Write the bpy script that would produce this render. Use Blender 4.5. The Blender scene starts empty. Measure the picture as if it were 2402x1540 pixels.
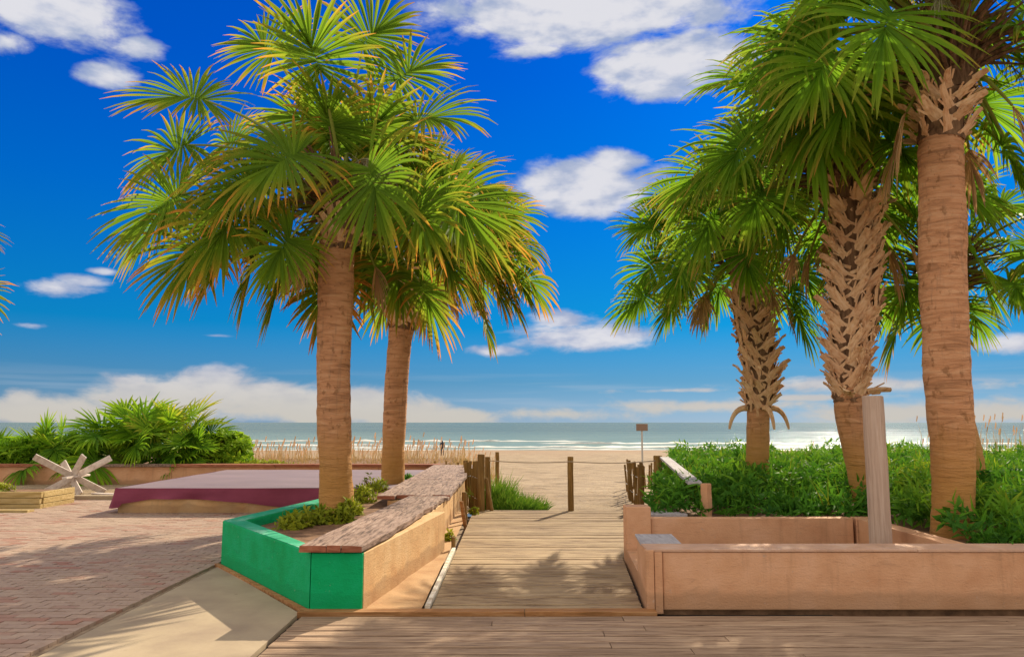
import bpy, math, random
from mathutils import Vector, Matrix, noise
R = math.radians
random.seed(7)
scene = bpy.context.scene
C = scene.collection

# ------------------------------------------------------------------ camera
EYE = 1.5; FPX = 1800.0; PITCH = math.atan(220 / FPX)
cam_data = bpy.data.cameras.new('camera')
cam_data.sensor_width = 36; cam_data.lens = 36 * FPX / 2401
cam_data.clip_start = 0.1; cam_data.clip_end = 60000
cam = bpy.data.objects.new('camera', cam_data); C.objects.link(cam)
cam.location = (0, 0, EYE); cam.rotation_euler = (math.pi / 2 + PITCH, 0, 0)
scene.camera = cam

# ------------------------------------------------------------------ sky and sun
SUN_EL, SUN_AZ = R(31), R(24.5)
W = bpy.data.worlds.new('World'); scene.world = W; W.use_nodes = True
def sky_nodes():
    nt = W.node_tree; N = nt.nodes; L = nt.links; N.clear()
    def math_(op, a, b=None, c=None, clamp=False):
        n = N.new('ShaderNodeMath'); n.operation = op; n.use_clamp = clamp
        for i, v in enumerate((a, b, c)):
            if v is None: continue
            if isinstance(v, (int, float)): n.inputs[i].default_value = v
            else: L.new(v, n.inputs[i])
        return n.outputs[0]
    def mix(f, a, b, mode='MIX'):
        n = N.new('ShaderNodeMix'); n.data_type = 'RGBA'; n.blend_type = mode
        if isinstance(f, (int, float)): n.inputs[0].default_value = f
        else: L.new(f, n.inputs[0])
        for i, v in ((6, a), (7, b)):
            if isinstance(v, tuple): n.inputs[i].default_value = v + (1,)
            else: L.new(v, n.inputs[i])
        return n.outputs[2]
    def smooth(v, a, b):
        n = N.new('ShaderNodeMapRange'); n.interpolation_type = 'SMOOTHSTEP'
        L.new(v, n.inputs[0]); n.inputs[1].default_value = a; n.inputs[2].default_value = b
        return n.outputs[0]
    tc = N.new('ShaderNodeTexCoord'); sep = N.new('ShaderNodeSeparateXYZ'); L.new(tc.outputs['Generated'], sep.inputs[0])
    x, y, z = sep.outputs
    az = math_('MULTIPLY', math_('ARCTAN2', x, y), 57.29578)
    el = math_('MULTIPLY', math_('ARCSINE', z), 57.29578)
    comb = N.new('ShaderNodeCombineXYZ'); L.new(az, comb.inputs[0]); L.new(el, comb.inputs[1])
    sky = N.new('ShaderNodeTexSky'); sky.sky_type = 'NISHITA'; sky.sun_disc = False
    sky.sun_elevation = SUN_EL; sky.sun_rotation = SUN_AZ; sky.altitude = 0; sky.air_density = 1.0; sky.dust_density = 0.6; sky.ozone_density = 3.0
    # deep saturated blue overhead, pale low down
    tint = N.new('ShaderNodeValToRGB'); L.new(math_('DIVIDE', el, 45), tint.inputs[0])
    e = tint.color_ramp.elements
    TINTS = [(0.0, (0.42, 0.68, 1.15)), (0.065, (0.17, 0.50, 0.92)), (0.155, (0.01, 0.47, 1.02)), (0.36, (0.0, 0.35, 1.18)), (0.56, (0.0, 0.26, 1.22)), (1.0, (0.0, 0.22, 1.15))]
    e[0].position = TINTS[0][0]; e[0].color = TINTS[0][1] + (1,)
    e[1].position = TINTS[-1][0]; e[1].color = TINTS[-1][1] + (1,)
    for p, c in TINTS[1:-1]:
        q = e.new(p); q.color = c + (1,)
    gm = N.new('ShaderNodeGamma'); L.new(sky.outputs[0], gm.inputs[0]); gm.inputs[1].default_value = .5
    base = mix(1.0, gm.outputs[0], tint.outputs[0], 'MULTIPLY')
    # clouds: (azimuth, elevation, half width, half height) in degrees
    CL = [(-33, 26, 6.5, 3.0), (-29.2, 22.4, 2.0, 1.0), (-27, 24.6, 2.2, .7), (-35, 23.0, 2.5, 1.2),
          (5, 28.8, 12, 2.3), (10.8, 23.8, 3.6, 1.1), (15.5, 25.5, 4, 1.3), (2, 26.9, 3.2, .6),
          (8.0, 18.9, 3.4, 1.5), (3.2, 16.9, 3.6, 1.5), (3.6, 6.0, 5.0, .95), (4.0, 7.6, 3.0, 1.1), (-1.2, 5.3, 3.0, .5), (7.5, 6.1, 3.0, .5),
          (-31.4, 8.6, 2.4, .75), (-30.0, 9.2, 1.5, .5), (-32.2, 6.1, 1.5, .3), (-21.2, 6.0, 1.3, .18), (-28.6, 9.9, .9, .25), (6, 29.5, 15, 3.2), (6.2, 17.3, 7.0, 2.6), (5.0, 6.3, 6.4, 1.5), (12.5, 25.6, 7.5, 2.6), (14, 1.2, 9, .7), (24, 2.6, 10, .6), (3, .6, 7, .7), (28, .6, 10, 1.0),
          (-23.5, 1.4, 6.5, 2.2), (-21.5, 2.4, 3.6, 1.7), (-26.2, 2.4, 1.7, 1.1), (-17.5, 1.8, 5, 1.9), (-31.5, .6, 6, 1.3), (-32.5, 1.3, 1.6, .9), (-13, 1.2, 6, 1.8), (-9, .6, 5, 1.6), (-4, .2, 4.6, .95),
          (33, 5.0, 3, .8), (20, 1.7, 8, .3), (12, 2.3, 5, .25)]
    best = None
    for a, e0, ra, re in CL:
        s = N.new('ShaderNodeVectorMath'); s.operation = 'SUBTRACT'; L.new(comb.outputs[0], s.inputs[0]); s.inputs[1].default_value = (a, e0, 0)
        m = N.new('ShaderNodeVectorMath'); m.operation = 'MULTIPLY'; L.new(s.outputs[0], m.inputs[0]); m.inputs[1].default_value = (1 / ra, 1 / re, 0)
        ln = N.new('ShaderNodeVectorMath'); ln.operation = 'LENGTH'; L.new(m.outputs[0], ln.inputs[0])
        d = math_('MULTIPLY', math_('SUBTRACT', 1.0, ln.outputs['Value']), min(1.6, .35 + re * .25))
        best = d if best is None else math_('MAXIMUM', best, d)
    sc = N.new('ShaderNodeVectorMath'); sc.operation = 'MULTIPLY'; L.new(comb.outputs[0], sc.inputs[0]); sc.inputs[1].default_value = (.16, .36, 0)
    n1 = N.new('ShaderNodeTexNoise'); n1.inputs['Scale'].default_value = 1.0; n1.inputs['Detail'].default_value = 10; n1.inputs['Roughness'].default_value = .6; n1.inputs['Distortion'].default_value = .25
    L.new(sc.outputs[0], n1.inputs['Vector'])
    dens = math_('ADD', best, math_('MULTIPLY', math_('SUBTRACT', n1.outputs[0], .5), 1.6))
    inview = smooth(dens, .0, .40)
    # denser, brighter cloud added outside the view to lift the shade
    n2 = N.new('ShaderNodeTexNoise'); n2.inputs['Scale'].default_value = 2.3; n2.inputs['Detail'].default_value = 6
    st = N.new('ShaderNodeVectorMath'); st.operation = 'MULTIPLY'; L.new(tc.outputs['Generated'], st.inputs[0]); st.inputs[1].default_value = (1, 1, 1.8); L.new(st.outputs[0], n2.inputs['Vector'])
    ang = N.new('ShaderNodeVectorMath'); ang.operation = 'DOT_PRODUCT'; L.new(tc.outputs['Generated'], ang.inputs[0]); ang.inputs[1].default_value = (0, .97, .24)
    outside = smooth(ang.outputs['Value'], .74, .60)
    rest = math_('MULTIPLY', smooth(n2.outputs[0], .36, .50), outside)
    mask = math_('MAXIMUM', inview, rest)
    mask = math_('MULTIPLY', mask, smooth(el, -3.0, -.5))
    # cloud colour: bright cores, lilac-grey thin or lower parts
    n3 = N.new('ShaderNodeTexNoise'); n3.inputs['Scale'].default_value = 2.2; n3.inputs['Detail'].default_value = 5
    L.new(sc.outputs[0], n3.inputs['Vector'])
    core = smooth(math_('ADD', math_('MULTIPLY', dens, .40), n3.outputs[0]), .48, .86)
    ccol = mix(core, (1.75, 2.1, 3.0), (3.55, 3.55, 3.8))
    lowwarm = smooth(el, 6, 0)
    ccol = mix(lowwarm, ccol, (2.85, 2.7, 2.45)); ccol = mix(outside, ccol, (6.2, 5.6, 4.9))  # unseen cloud set brighter and warmer than visible cloud, as added fill
    # thin streaks of haze just over the sea
    hs = N.new('ShaderNodeVectorMath'); hs.operation = 'MULTIPLY'; L.new(comb.outputs[0], hs.inputs[0]); hs.inputs[1].default_value = (.05, 1.1, 0)
    n4 = N.new('ShaderNodeTexNoise'); n4.inputs['Scale'].default_value = 1.0; n4.inputs['Detail'].default_value = 4; L.new(hs.outputs[0], n4.inputs['Vector'])
    streak = math_('MULTIPLY', math_('MULTIPLY', smooth(n4.outputs[0], .48, .62), smooth(el, 4.5, 1.5)), .35)
    col = mix(streak, base, (2.0, 2.5, 3.1))
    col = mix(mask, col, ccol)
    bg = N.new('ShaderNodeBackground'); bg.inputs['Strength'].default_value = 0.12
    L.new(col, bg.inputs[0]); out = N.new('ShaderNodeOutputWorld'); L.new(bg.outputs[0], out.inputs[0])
sky_nodes()
sd = bpy.data.lights.new('sun', 'SUN'); sd.energy = 4.2; sd.angle = R(.53); sd.color = (1, .86, .64)
sun = bpy.data.objects.new('sun', sd); C.objects.link(sun)
to_sun = Vector((math.sin(SUN_AZ) * math.cos(SUN_EL), math.cos(SUN_AZ) * math.cos(SUN_EL), math.sin(SUN_EL)))
sun.rotation_euler = to_sun.to_track_quat('Z', 'Y').to_euler()
scene.cycles.max_bounces = 4; scene.cycles.diffuse_bounces = 3; scene.cycles.transmission_bounces = 2
vs = scene.view_settings; vs.view_transform = 'Standard'; vs.look = 'None'; vs.exposure = 0.8; vs.gamma = 1; vs.use_curve_mapping = False

# ------------------------------------------------------------------ helpers
def P(x, y, z=None, Y=None):
    """place of a sight line where it meets a height z or a distance Y"""
    v = 770 - y; cp, sp = math.cos(PITCH), math.sin(PITCH)
    d = Vector((x - 1200.5, FPX * cp - v * sp, FPX * sp + v * cp))
    t = (z - EYE) / d.z if z is not None else Y / d.y
    return Vector((0, 0, EYE)) + d * t
def wloc(o):
    v = Vector((0, 0, 0))
    while o: v = v + o.location; o = o.parent
    return v
def tag(o, label=None, cat=None, group=None, kind=None):
    for k, v in (('label', label), ('category', cat), ('group', group), ('kind', kind)):
        if v: o[k] = v
    return o
def empty(name, loc, label, cat, group=None):
    o = bpy.data.objects.new(name, None); C.objects.link(o); o.location = loc; o.empty_display_size = .2
    return tag(o, label, cat, group)
class MB:
    def __init__(s): s.v = []; s.f = []; s.m = []; s.c = []
    def add(s, vs, fs, m=0, cols=None):
        b = len(s.v); s.v += [tuple(p) for p in vs]
        s.f += [tuple(i + b for i in f) for f in fs]; s.m += [m] * len(fs)
        s.c += cols if cols else [(0, .5, 0, 1)] * len(vs)
    def box(s, x0, x1, y0, y1, z0, z1, m=0, j=0.0):
        r = lambda: random.uniform(-j, j) if j else 0
        p = [(x + r(), y + r(), z + r()) for z in (z0, z1) for y in (y0, y1) for x in (x0, x1)]
        s.add(p, [(0, 2, 3, 1), (4, 5, 7, 6), (0, 1, 5, 4), (2, 6, 7, 3), (0, 4, 6, 2), (1, 3, 7, 5)], m)
    def prism(s, poly, z0, z1, m=0):
        n = len(poly)
        z1f = z1 if callable(z1) else (lambda x, y: z1)
        vs_ = [(x, y, z0) for x, y in poly] + [(x, y, z1f(x, y)) for x, y in poly]
        s.add(vs_, [tuple(range(n - 1, -1, -1)), tuple(range(n, 2 * n))] + [(i, (i + 1) % n, n + (i + 1) % n, n + i) for i in range(n)], m)
    def tube(s, pts, rads, n=10, m=0, jitter=0.0, cap=True, colf=None):
        pts = [Vector(p) for p in pts]; rings = []; cols = []
        for i, p in enumerate(pts):
            t = (pts[min(i + 1, len(pts) - 1)] - pts[max(i - 1, 0)]).normalized()
            a = t.cross(Vector((0, 1, 0)) if abs(t.y) < .9 else Vector((1, 0, 0))).normalized(); b = t.cross(a)
            for k in range(n):
                th = 2 * math.pi * k / n; r = rads[i] * (1 + random.uniform(-jitter, jitter))
                rings.append(p + (a * math.cos(th) + b * math.sin(th)) * r)
                cols.append(colf(i, k) if colf else (i / max(1, len(pts) - 1), .5, 0, 1))
        fs = [(i * n + k, i * n + (k + 1) % n, (i + 1) * n + (k + 1) % n, (i + 1) * n + k) for i in range(len(pts) - 1) for k in range(n)]
        if cap: fs += [tuple(range(n)), tuple(range((len(pts) - 1) * n, len(pts) * n))]
        s.add(rings, fs, m, cols)
    def board(s, a, b, w, t, up=(0, 0, 1), m=0):
        """flat board from a to b, w wide (sideways), t thick"""
        a = Vector(a); b = Vector(b); d = (b - a).normalized(); sd_ = d.cross(Vector(up)).normalized() * (w / 2); n = sd_.cross(d).normalized() * (t / 2)
        p = [q + i * sd_ + k * n for q in (a, b) for k in (-1, 1) for i in (-1, 1)]
        s.add(p, [(0, 2, 3, 1), (4, 5, 7, 6), (0, 1, 5, 4), (2, 6, 7, 3), (0, 4, 6, 2), (1, 3, 7, 5)], m)
    def build(s, name, mats, parent=None, smooth=False, bevel=0, origin=None):
        me = bpy.data.meshes.new(name)
        off = wloc(parent) if parent else Vector((0, 0, 0))
        if origin is not None: off = off + (Vector(origin) - off)
        me.from_pydata([(x - off.x, y - off.y, z - off.z) for x, y, z in s.v], [], s.f)
        mats = mats if isinstance(mats, (list, tuple)) else [mats]
        for mt in mats: me.materials.append(mt)
        if len(mats) > 1: me.polygons.foreach_set('material_index', s.m)
        if smooth: me.polygons.foreach_set('use_smooth', [True] * len(me.polygons))
        ca = me.color_attributes.new('Col', 'FLOAT_COLOR', 'POINT')
        ca.data.foreach_set('color', [q for c in s.c for q in c])
        me.update()
        o = bpy.data.objects.new(name, me); C.objects.link(o)
        if parent: o.parent = parent
        if origin is not None: o.location = Vector(origin) - (wloc(parent) if parent else Vector((0, 0, 0)))
        if bevel:
            b = o.modifiers.new('bevel', 'BEVEL'); b.width = bevel; b.segments = 2; b.limit_method = 'ANGLE'
        return o
def share(src, name, parent, loc, rot=(0, 0, 0), scale=(1, 1, 1)):
    o = src.copy(); o.name = name; C.objects.link(o); o.parent = parent
    o.location = Vector(loc) - (wloc(parent) if parent else Vector((0, 0, 0))); o.rotation_euler = rot; o.scale = scale
    return o

# ------------------------------------------------------------------ materials
class Mat:
    def __init__(s, name, rough=.85, spec=.2):
        s.mat = bpy.data.materials.new(name); s.mat.use_nodes = True
        s.nt = s.mat.node_tree; s.N = s.nt.nodes; s.L = s.nt.links; s.p = s.N['Principled BSDF']
        s.p.inputs['Roughness'].default_value = rough; s.p.inputs['Specular IOR Level'].default_value = spec
        s.tc = s.N.new('ShaderNodeTexCoord')
    def coord(s, scale=(1, 1, 1), which='Object', rnd=False):
        m = s.N.new('ShaderNodeMapping'); s.L.new(s.tc.outputs[which], m.inputs[0]); m.inputs['Scale'].default_value = scale
        if rnd:
            oi = s.N.new('ShaderNodeObjectInfo'); k = s.N.new('ShaderNodeMath'); k.operation = 'MULTIPLY'; k.inputs[1].default_value = 60
            s.L.new(oi.outputs['Random'], k.inputs[0]); s.L.new(k.outputs[0], m.inputs['Location'])
        return m.outputs[0]
    def world(s, scale=(1, 1, 1)):
        g = s.N.new('ShaderNodeNewGeometry'); m = s.N.new('ShaderNodeMapping'); s.L.new(g.outputs['Position'], m.inputs[0]); m.inputs['Scale'].default_value = scale
        return m.outputs[0]
    def noise(s, vec, scale=5, detail=5, rough=.55, dist=0):
        n = s.N.new('ShaderNodeTexNoise'); s.L.new(vec, n.inputs['Vector'])
        for k, v in (('Scale', scale), ('Detail', detail), ('Roughness', rough), ('Distortion', dist)): n.inputs[k].default_value = v
        return n.outputs[0]
    def ramp(s, fac, stops):
        n = s.N.new('ShaderNodeValToRGB'); s.L.new(fac, n.inputs[0]); e = n.color_ramp.elements
        e[0].position = stops[0][0]; e[0].color = tuple(stops[0][1]) + (1,)
        e[1].position = stops[-1][0]; e[1].color = tuple(stops[-1][1]) + (1,)
        for p, c in stops[1:-1]:
            q = e.new(p); q.color = tuple(c) + (1,)
        return n.outputs[0]
    def mix(s, f, a, b, mode='MIX'):
        n = s.N.new('ShaderNodeMix'); n.data_type = 'RGBA'; n.blend_type = mode
        for i, v in ((0, f), (6, a), (7, b)):
            if isinstance(v, (int, float)): n.inputs[i].default_value = v
            elif isinstance(v, tuple): n.inputs[i].default_value = v + (1,)
            else: s.L.new(v, n.inputs[i])
        return n.outputs[2]
    def rnd(s):
        oi = s.N.new('ShaderNodeObjectInfo'); return oi.outputs['Random']
    def bump(s, h, strength=.5, dist=.02):
        b = s.N.new('ShaderNodeBump'); b.inputs['Strength'].default_value = strength; b.inputs['Distance'].default_value = dist
        s.L.new(h, b.inputs['Height']); s.L.new(b.outputs[0], s.p.inputs['Normal']); return s
    def color(s, c):
        if isinstance(c, tuple): s.p.inputs['Base Color'].default_value = c + (1,)
        else: s.L.new(c, s.p.inputs['Base Color'])
        return s
    def translucent(s, col, amt=.4):
        t = s.N.new('ShaderNodeBsdfTranslucent'); s.L.new(col, t.inputs[0]); mx = s.N.new('ShaderNodeMixShader'); mx.inputs[0].default_value = amt
        s.L.new(s.p.outputs[0], mx.inputs[1]); s.L.new(t.outputs[0], mx.inputs[2]); s.L.new(mx.outputs[0], s.N['Material Output'].inputs[0]); return s

def wood(name, stops, along=(1, 14, 14), sand=None, bump=.5, rnd_amt=.35):
    m = Mat(name); v = m.coord(along, rnd=True)
    g = m.noise(v, 2.2, 7, .65, .4); g2 = m.noise(m.coord((1, 1, 1), rnd=True), 1.4, 4)
    c = m.ramp(g, stops)
    c = m.mix(m.ramp(m.rnd(), [(0, (0, 0, 0)), (1, (rnd_amt,) * 3)]), c, tuple(.55 * q for q in stops[1][1]))
    c = m.mix(m.ramp(g2, [(.45, (0, 0, 0)), (.75, (.35,) * 3)]), c, tuple(.7 * q for q in stops[0][1]))
    if sand:
        s_ = m.noise(m.world((.9, 2.2, 1)), 1.1, 6, .6)
        c = m.mix(m.ramp(s_, [(.42, (0, 0, 0)), (.66, (.8,) * 3)]), c, sand)
    m.color(c).bump(g, bump, .008)
    return m.mat
M = {}
M['deck'] = wood('weathered_deck_wood', [(.34, (.15, .09, .055)), (.5, (.38, .255, .165)), (.68, (.52, .375, .25))], (1.2, 22, 14), bump=.9, rnd_amt=.5)
M['walk'] = wood('sandy_walkway_wood', [(.38, (.12, .07, .04)), (.5, (.36, .245, .135)), (.64, (.50, .36, .21))], (1.6, 16, 14), sand=(.44, .32, .185), bump=1.3, rnd_amt=.7)
M['cap'] = wood('grey_purple_cap_wood', [(.36, (.07, .042, .032)), (.5, (.31, .205, .155)), (.66, (.45, .325, .26))], (13, 1.5, 14), bump=1.3)
M['redend'] = wood('red_brown_end_grain', [(.3, (.18, .06, .03)), (.5, (.36, .13, .07)), (.7, (.46, .23, .14))], (3, 10, 14))
M['post'] = wood('brown_post_wood', [(.28, (.10, .055, .015)), (.5, (.26, .15, .045)), (.72, (.40, .26, .10))], (16, 16, 1.0), bump=.9)
M['greypost'] = wood('grey_post_wood', [(.28, (.36, .25, .18)), (.5, (.50, .36, .27)), (.72, (.62, .48, .38))], (18, 18, .8), bump=.8, rnd_amt=.1)
M['greyrail'] = wood('grey_rail_wood', [(.28, (.30, .27, .27)), (.5, (.45, .42, .42)), (.72, (.6, .57, .56))], (14, 2, 14))
M['driftwood'] = wood('bleached_board_wood', [(.28, (.42, .33, .28)), (.5, (.62, .53, .46)), (.72, (.75, .68, .6))], (5, 5, 5), rnd_amt=.15)
M['trim'] = wood('orange_trim_wood', [(.28, (.16, .07, .02)), (.5, (.40, .19, .07)), (.72, (.55, .33, .16))], (1.5, 14, 14))
M['yellowboard'] = wood('yellowed_planter_boards', [(.28, (.30, .20, .05)), (.5, (.52, .38, .16)), (.72, (.66, .52, .28))], (1.5, 10, 18))

def stucco(name, base, dark, light, dirt=(.25, .14, .07), dz=.09):
    m = Mat(name, .8); v = m.world((1, 1, 1)); n = m.noise(v, 3.2, 6, .6); f = m.noise(v, 60, 4); st = m.noise(m.world((1, 1, 5)), 4.5, 6, .7, 1.0)
    c = m.ramp(n, [(.3, dark), (.52, base), (.75, light)])
    c = m.mix(m.ramp(st, [(.56, (0, 0, 0)), (.68, (.5,) * 3)]), c, tuple(q * .66 for q in base))
    g = m.N.new('ShaderNodeNewGeometry'); sp = m.N.new('ShaderNodeSeparateXYZ'); m.L.new(g.outputs['Position'], sp.inputs[0])
    a = m.N.new('ShaderNodeMath'); a.operation = 'MULTIPLY_ADD'; m.L.new(n, a.inputs[0]); a.inputs[1].default_value = -.22; m.L.new(sp.outputs[2], a.inputs[2])
    c = m.mix(m.ramp(a.outputs[0], [(.0, (.45,) * 3), (dz * .6, (0, 0, 0))]), c, dirt)
    ch = m.noise(v, 11, 5, .7); c = m.mix(m.ramp(ch, [(.66, (0, 0, 0)), (.70, (.7,) * 3)]), c, tuple(.5 * q + .16 for q in base))
    vv = m.noise(m.world((5, 5, .5)), 2.2, 5, .6); c = m.mix(m.ramp(vv, [(.58, (0, 0, 0)), (.76, (.3,) * 3)]), c, dirt)
    m.color(c)
    mm = m.N.new('ShaderNodeMath'); mm.operation = 'ADD'; m.L.new(f, mm.inputs[0]); m.L.new(st, mm.inputs[1])
    m.bump(mm.outputs[0], .45, .01); return m.mat
M['peach'] = stucco('peach_painted_board', (.64, .355, .195), (.56, .29, .15), (.70, .41, .25))
M['peachtop'] = stucco('worn_peach_top', (.56, .34, .22), (.45, .30, .22), (.64, .45, .33))
M['tan'] = stucco('tan_plaster', (.66, .42, .20), (.54, .30, .13), (.72, .50, .27), dz=.06)
M['green'] = stucco('green_paint', (.0, .36, .12), (.0, .30, .085), (.01, .40, .17), dirt=(.0, .26, .08), dz=.03)
M['greentop'] = stucco('worn_green_paint', (.04, .38, .20), (.01, .28, .13), (.30, .55, .42))

m = Mat('concrete', .9); v = m.world(); n = m.noise(v, 1.6, 7, .6); n2 = m.noise(v, 45, 4)
c = m.ramp(n, [(.3, (.29, .22, .155)), (.55, (.38, .30, .20)), (.8, (.45, .36, .25))])
sp_ = m.noise(v, 5.5, 2); c = m.mix(m.ramp(sp_, [(.70, (0, 0, 0)), (.76, (.6,) * 3)]), c, (.16, .10, .06))
m.color(c).bump(n2, .3, .005); M['concrete'] = m.mat
m = Mat('brick', .9); v = m.world(); n = m.noise(v, 18, 5); big = m.noise(v, .7, 4)
c = m.ramp(m.rnd(), [(0, (.34, .235, .175)), (.35, (.40, .29, .22)), (.7, (.37, .265, .205)), (1, (.34, .17, .12))])
c = m.mix(m.ramp(big, [(.45, (0, 0, 0)), (.65, (.7,) * 3)]), c, (.42, .32, .235)); c = m.mix(m.ramp(n, [(.3, (.35,) * 3), (.6, (0, 0, 0))]), c, (.25, .15, .1))
m.color(c).bump(n, .6, .006); M['brick'] = m.mat
m = Mat('brick_field', .9); v = m.world(); n = m.noise(v, 18, 5); big = m.noise(v, .7, 4); at = m.N.new('ShaderNodeVertexColor'); at.layer_name = 'Col'
sx = m.N.new('ShaderNodeSeparateColor'); m.L.new(at.outputs[0], sx.inputs[0])
c = m.ramp(sx.outputs[1], [(0, (.34, .235, .175)), (.35, (.40, .29, .22)), (.7, (.37, .265, .205)), (1, (.34, .17, .12))])
c = m.mix(m.ramp(big, [(.45, (0, 0, 0)), (.65, (.7,) * 3)]), c, (.42, .32, .235)); c = m.mix(m.ramp(n, [(.3, (.35,) * 3), (.6, (0, 0, 0))]), c, (.25, .15, .1))
m.color(c).bump(n, .6, .006); M['brickfield'] = m.mat
m = Mat('mortar_sand', .95); M['mortar'] = m.color(m.ramp(m.noise(m.world(), 9, 4), [(.3, (.22, .15, .10)), (.7, (.40, .30, .20))])).mat
m = Mat('under_deck', .95); M['under'] = m.color((.05, .035, .025)).mat
m = Mat('beach_sand', .95); v = m.world(); a1 = m.noise(m.world((.5, 1, 1)), 1.3, 8, .62); a2 = m.noise(v, 7, 6, .6)
c = m.ramp(a1, [(.36, (.19, .14, .085)), (.52, (.32, .24, .15)), (.68, (.41, .32, .21))]); c = m.mix(m.ramp(a2, [(.35, (.65,) * 3), (.55, (0, 0, 0))]), c, (.36, .25, .14))
g = m.N.new('ShaderNodeNewGeometry'); sp = m.N.new('ShaderNodeSeparateXYZ'); m.L.new(g.outputs['Position'], sp.inputs[0])
mr = m.N.new('ShaderNodeMapRange'); m.L.new(sp.outputs[2], mr.inputs[0]); mr.inputs[1].default_value = -2.35; mr.inputs[2].default_value = -2.9
wr = m.noise(m.world((.12, 1.3, 1)), 1.0, 7, .7); c = m.mix(m.ramp(wr, [(.54, (0, 0, 0)), (.66, (.6,) * 3)]), c, (.17, .12, .075))
c = m.mix(mr.outputs[0], c, (.30, .20, .12)); m.color(c).bump(a2, 1.0, .10); M['sand'] = m.mat
m = Mat('soil', .95); M['soil'] = m.color(m.ramp(m.noise(m.world(), 8, 6, .65), [(.3, (.10, .055, .03)), (.6, (.25, .14, .075)), (.8, (.36, .22, .12))])).mat
M['soil_mat'] = M['soil']

m = Mat('trunk_bark', .9); v = m.coord((1, 1, 7)); n = m.noise(v, 3.2, 6, .62, .6); n2 = m.noise(m.coord((1, 1, 1)), 1.2, 4); n3 = m.noise(m.coord((2.2, 2.2, 1.6)), 6, 3)
c = m.ramp(n, [(.30, (.32, .16, .08)), (.5, (.54, .265, .13)), (.72, (.64, .365, .20))])
nv = m.noise(m.coord((9, 9, .8)), 2.0, 5, .65); c = m.mix(m.ramp(nv, [(.55, (0, 0, 0)), (.72, (.5,) * 3)]), c, (.24, .15, .10))
c = m.mix(m.ramp(n3, [(.59, (0, 0, 0)), (.67, (.6,) * 3)]), c, (.20, .09, .035))
sp = m.N.new('ShaderNodeSeparateXYZ'); m.L.new(m.tc.outputs['Object'], sp.inputs[0]); ad = m.N.new('ShaderNodeMath'); ad.operation = 'MULTIPLY_ADD'; m.L.new(n2, ad.inputs[0]); ad.inputs[1].default_value = -1.2; m.L.new(sp.outputs[2], ad.inputs[2])
c = m.mix(m.ramp(ad.outputs[0], [(0, (.85,) * 3), (.9, (0, 0, 0))]), c, (.44, .22, .055))
m.color(c).bump(n, 1.0, .03); M['bark'] = m.mat
m = Mat('leaf_base_husk', .9); v = m.coord((10, 10, 1.2), rnd=True); n = m.noise(v, 2.5, 5)
c = m.ramp(n, [(.3, (.52, .28, .14)), (.5, (.76, .50, .28)), (.75, (.84, .62, .40))]); c = m.mix(m.ramp(m.rnd(), [(0, (0, 0, 0)), (1, (.4,) * 3)]), c, (.50, .24, .13))
m.color(c).bump(n, .5, .006); M['husk'] = m.mat
m = Mat('fibre', .95); M['fibre'] = m.color(m.ramp(m.noise(m.coord((6, 6, 1)), 4, 5), [(.3, (.07, .035, .02)), (.7, (.26, .15, .08))])).mat

def leafmat(name, stops, trans=.38, rough=.6, dry=True):
    m = Mat(name, rough, .12); at = m.N.new('ShaderNodeVertexColor'); at.layer_name = 'Col'; sc_ = m.N.new('ShaderNodeSeparateColor'); m.L.new(at.outputs[0], sc_.inputs[0])
    t, rn, dr = sc_.outputs[:3]
    ad = m.N.new('ShaderNodeMath'); ad.operation = 'MULTIPLY_ADD'; m.L.new(rn, ad.inputs[0]); ad.inputs[1].default_value = .30; m.L.new(t, ad.inputs[2])
    a2 = m.N.new('ShaderNodeMath'); a2.operation = 'ADD'; m.L.new(ad.outputs[0], a2.inputs[0]); m.L.new(dr, a2.inputs[1])
    a3 = m.N.new('ShaderNodeMath'); a3.operation = 'MULTIPLY'; m.L.new(a2.outputs[0], a3.inputs[0]); a3.inputs[1].default_value = .61
    c = m.ramp(a3.outputs[0], stops)
    hs = m.N.new('ShaderNodeMix'); hs.data_type = 'RGBA'; hs.blend_type = 'MULTIPLY'; hs.inputs[0].default_value = 1; m.L.new(c, hs.inputs[6])
    m.L.new(m.ramp(rn, [(0, (.78, .8, .8)), (1, (1.25, 1.2, 1))]), hs.inputs[7]); c = hs.outputs[2]
    m.color(c); m.translucent(c, trans); return m.mat
M['frond'] = leafmat('palm_blade', [(.0, (.13, .25, .02)), (.40, (.18, .31, .02)), (.58, (.30, .31, .03)), (.72, (.58, .27, .05)), (.9, (.60, .22, .06))], .58)
M['frond2'] = leafmat('palm_blade_deep', [(.0, (.12, .28, .02)), (.42, (.20, .38, .02)), (.64, (.24, .31, .03)), (.80, (.50, .28, .07)), (.95, (.50, .24, .08))], .6)
M['deadfrond'] = leafmat('dead_palm_blade', [(.0, (.30, .17, .07)), (.5, (.42, .25, .11)), (.9, (.50, .32, .16))], .2)
M['petiole'] = Mat('petiole', .6).color((.22, .26, .04)).mat
M['stalk'] = Mat('dry_seed_stalk', .9).color((.24, .22, .12)).mat
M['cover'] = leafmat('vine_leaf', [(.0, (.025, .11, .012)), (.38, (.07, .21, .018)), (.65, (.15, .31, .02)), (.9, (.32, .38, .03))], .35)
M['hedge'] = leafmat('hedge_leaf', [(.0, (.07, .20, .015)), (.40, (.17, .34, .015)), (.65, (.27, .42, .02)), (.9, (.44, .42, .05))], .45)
M['yellowleaf'] = leafmat('yellow_green_leaf', [(.0, (.12, .17, .015)), (.45, (.27, .31, .02)), (.7, (.38, .36, .03)), (.9, (.50, .26, .06))], .35)
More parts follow.
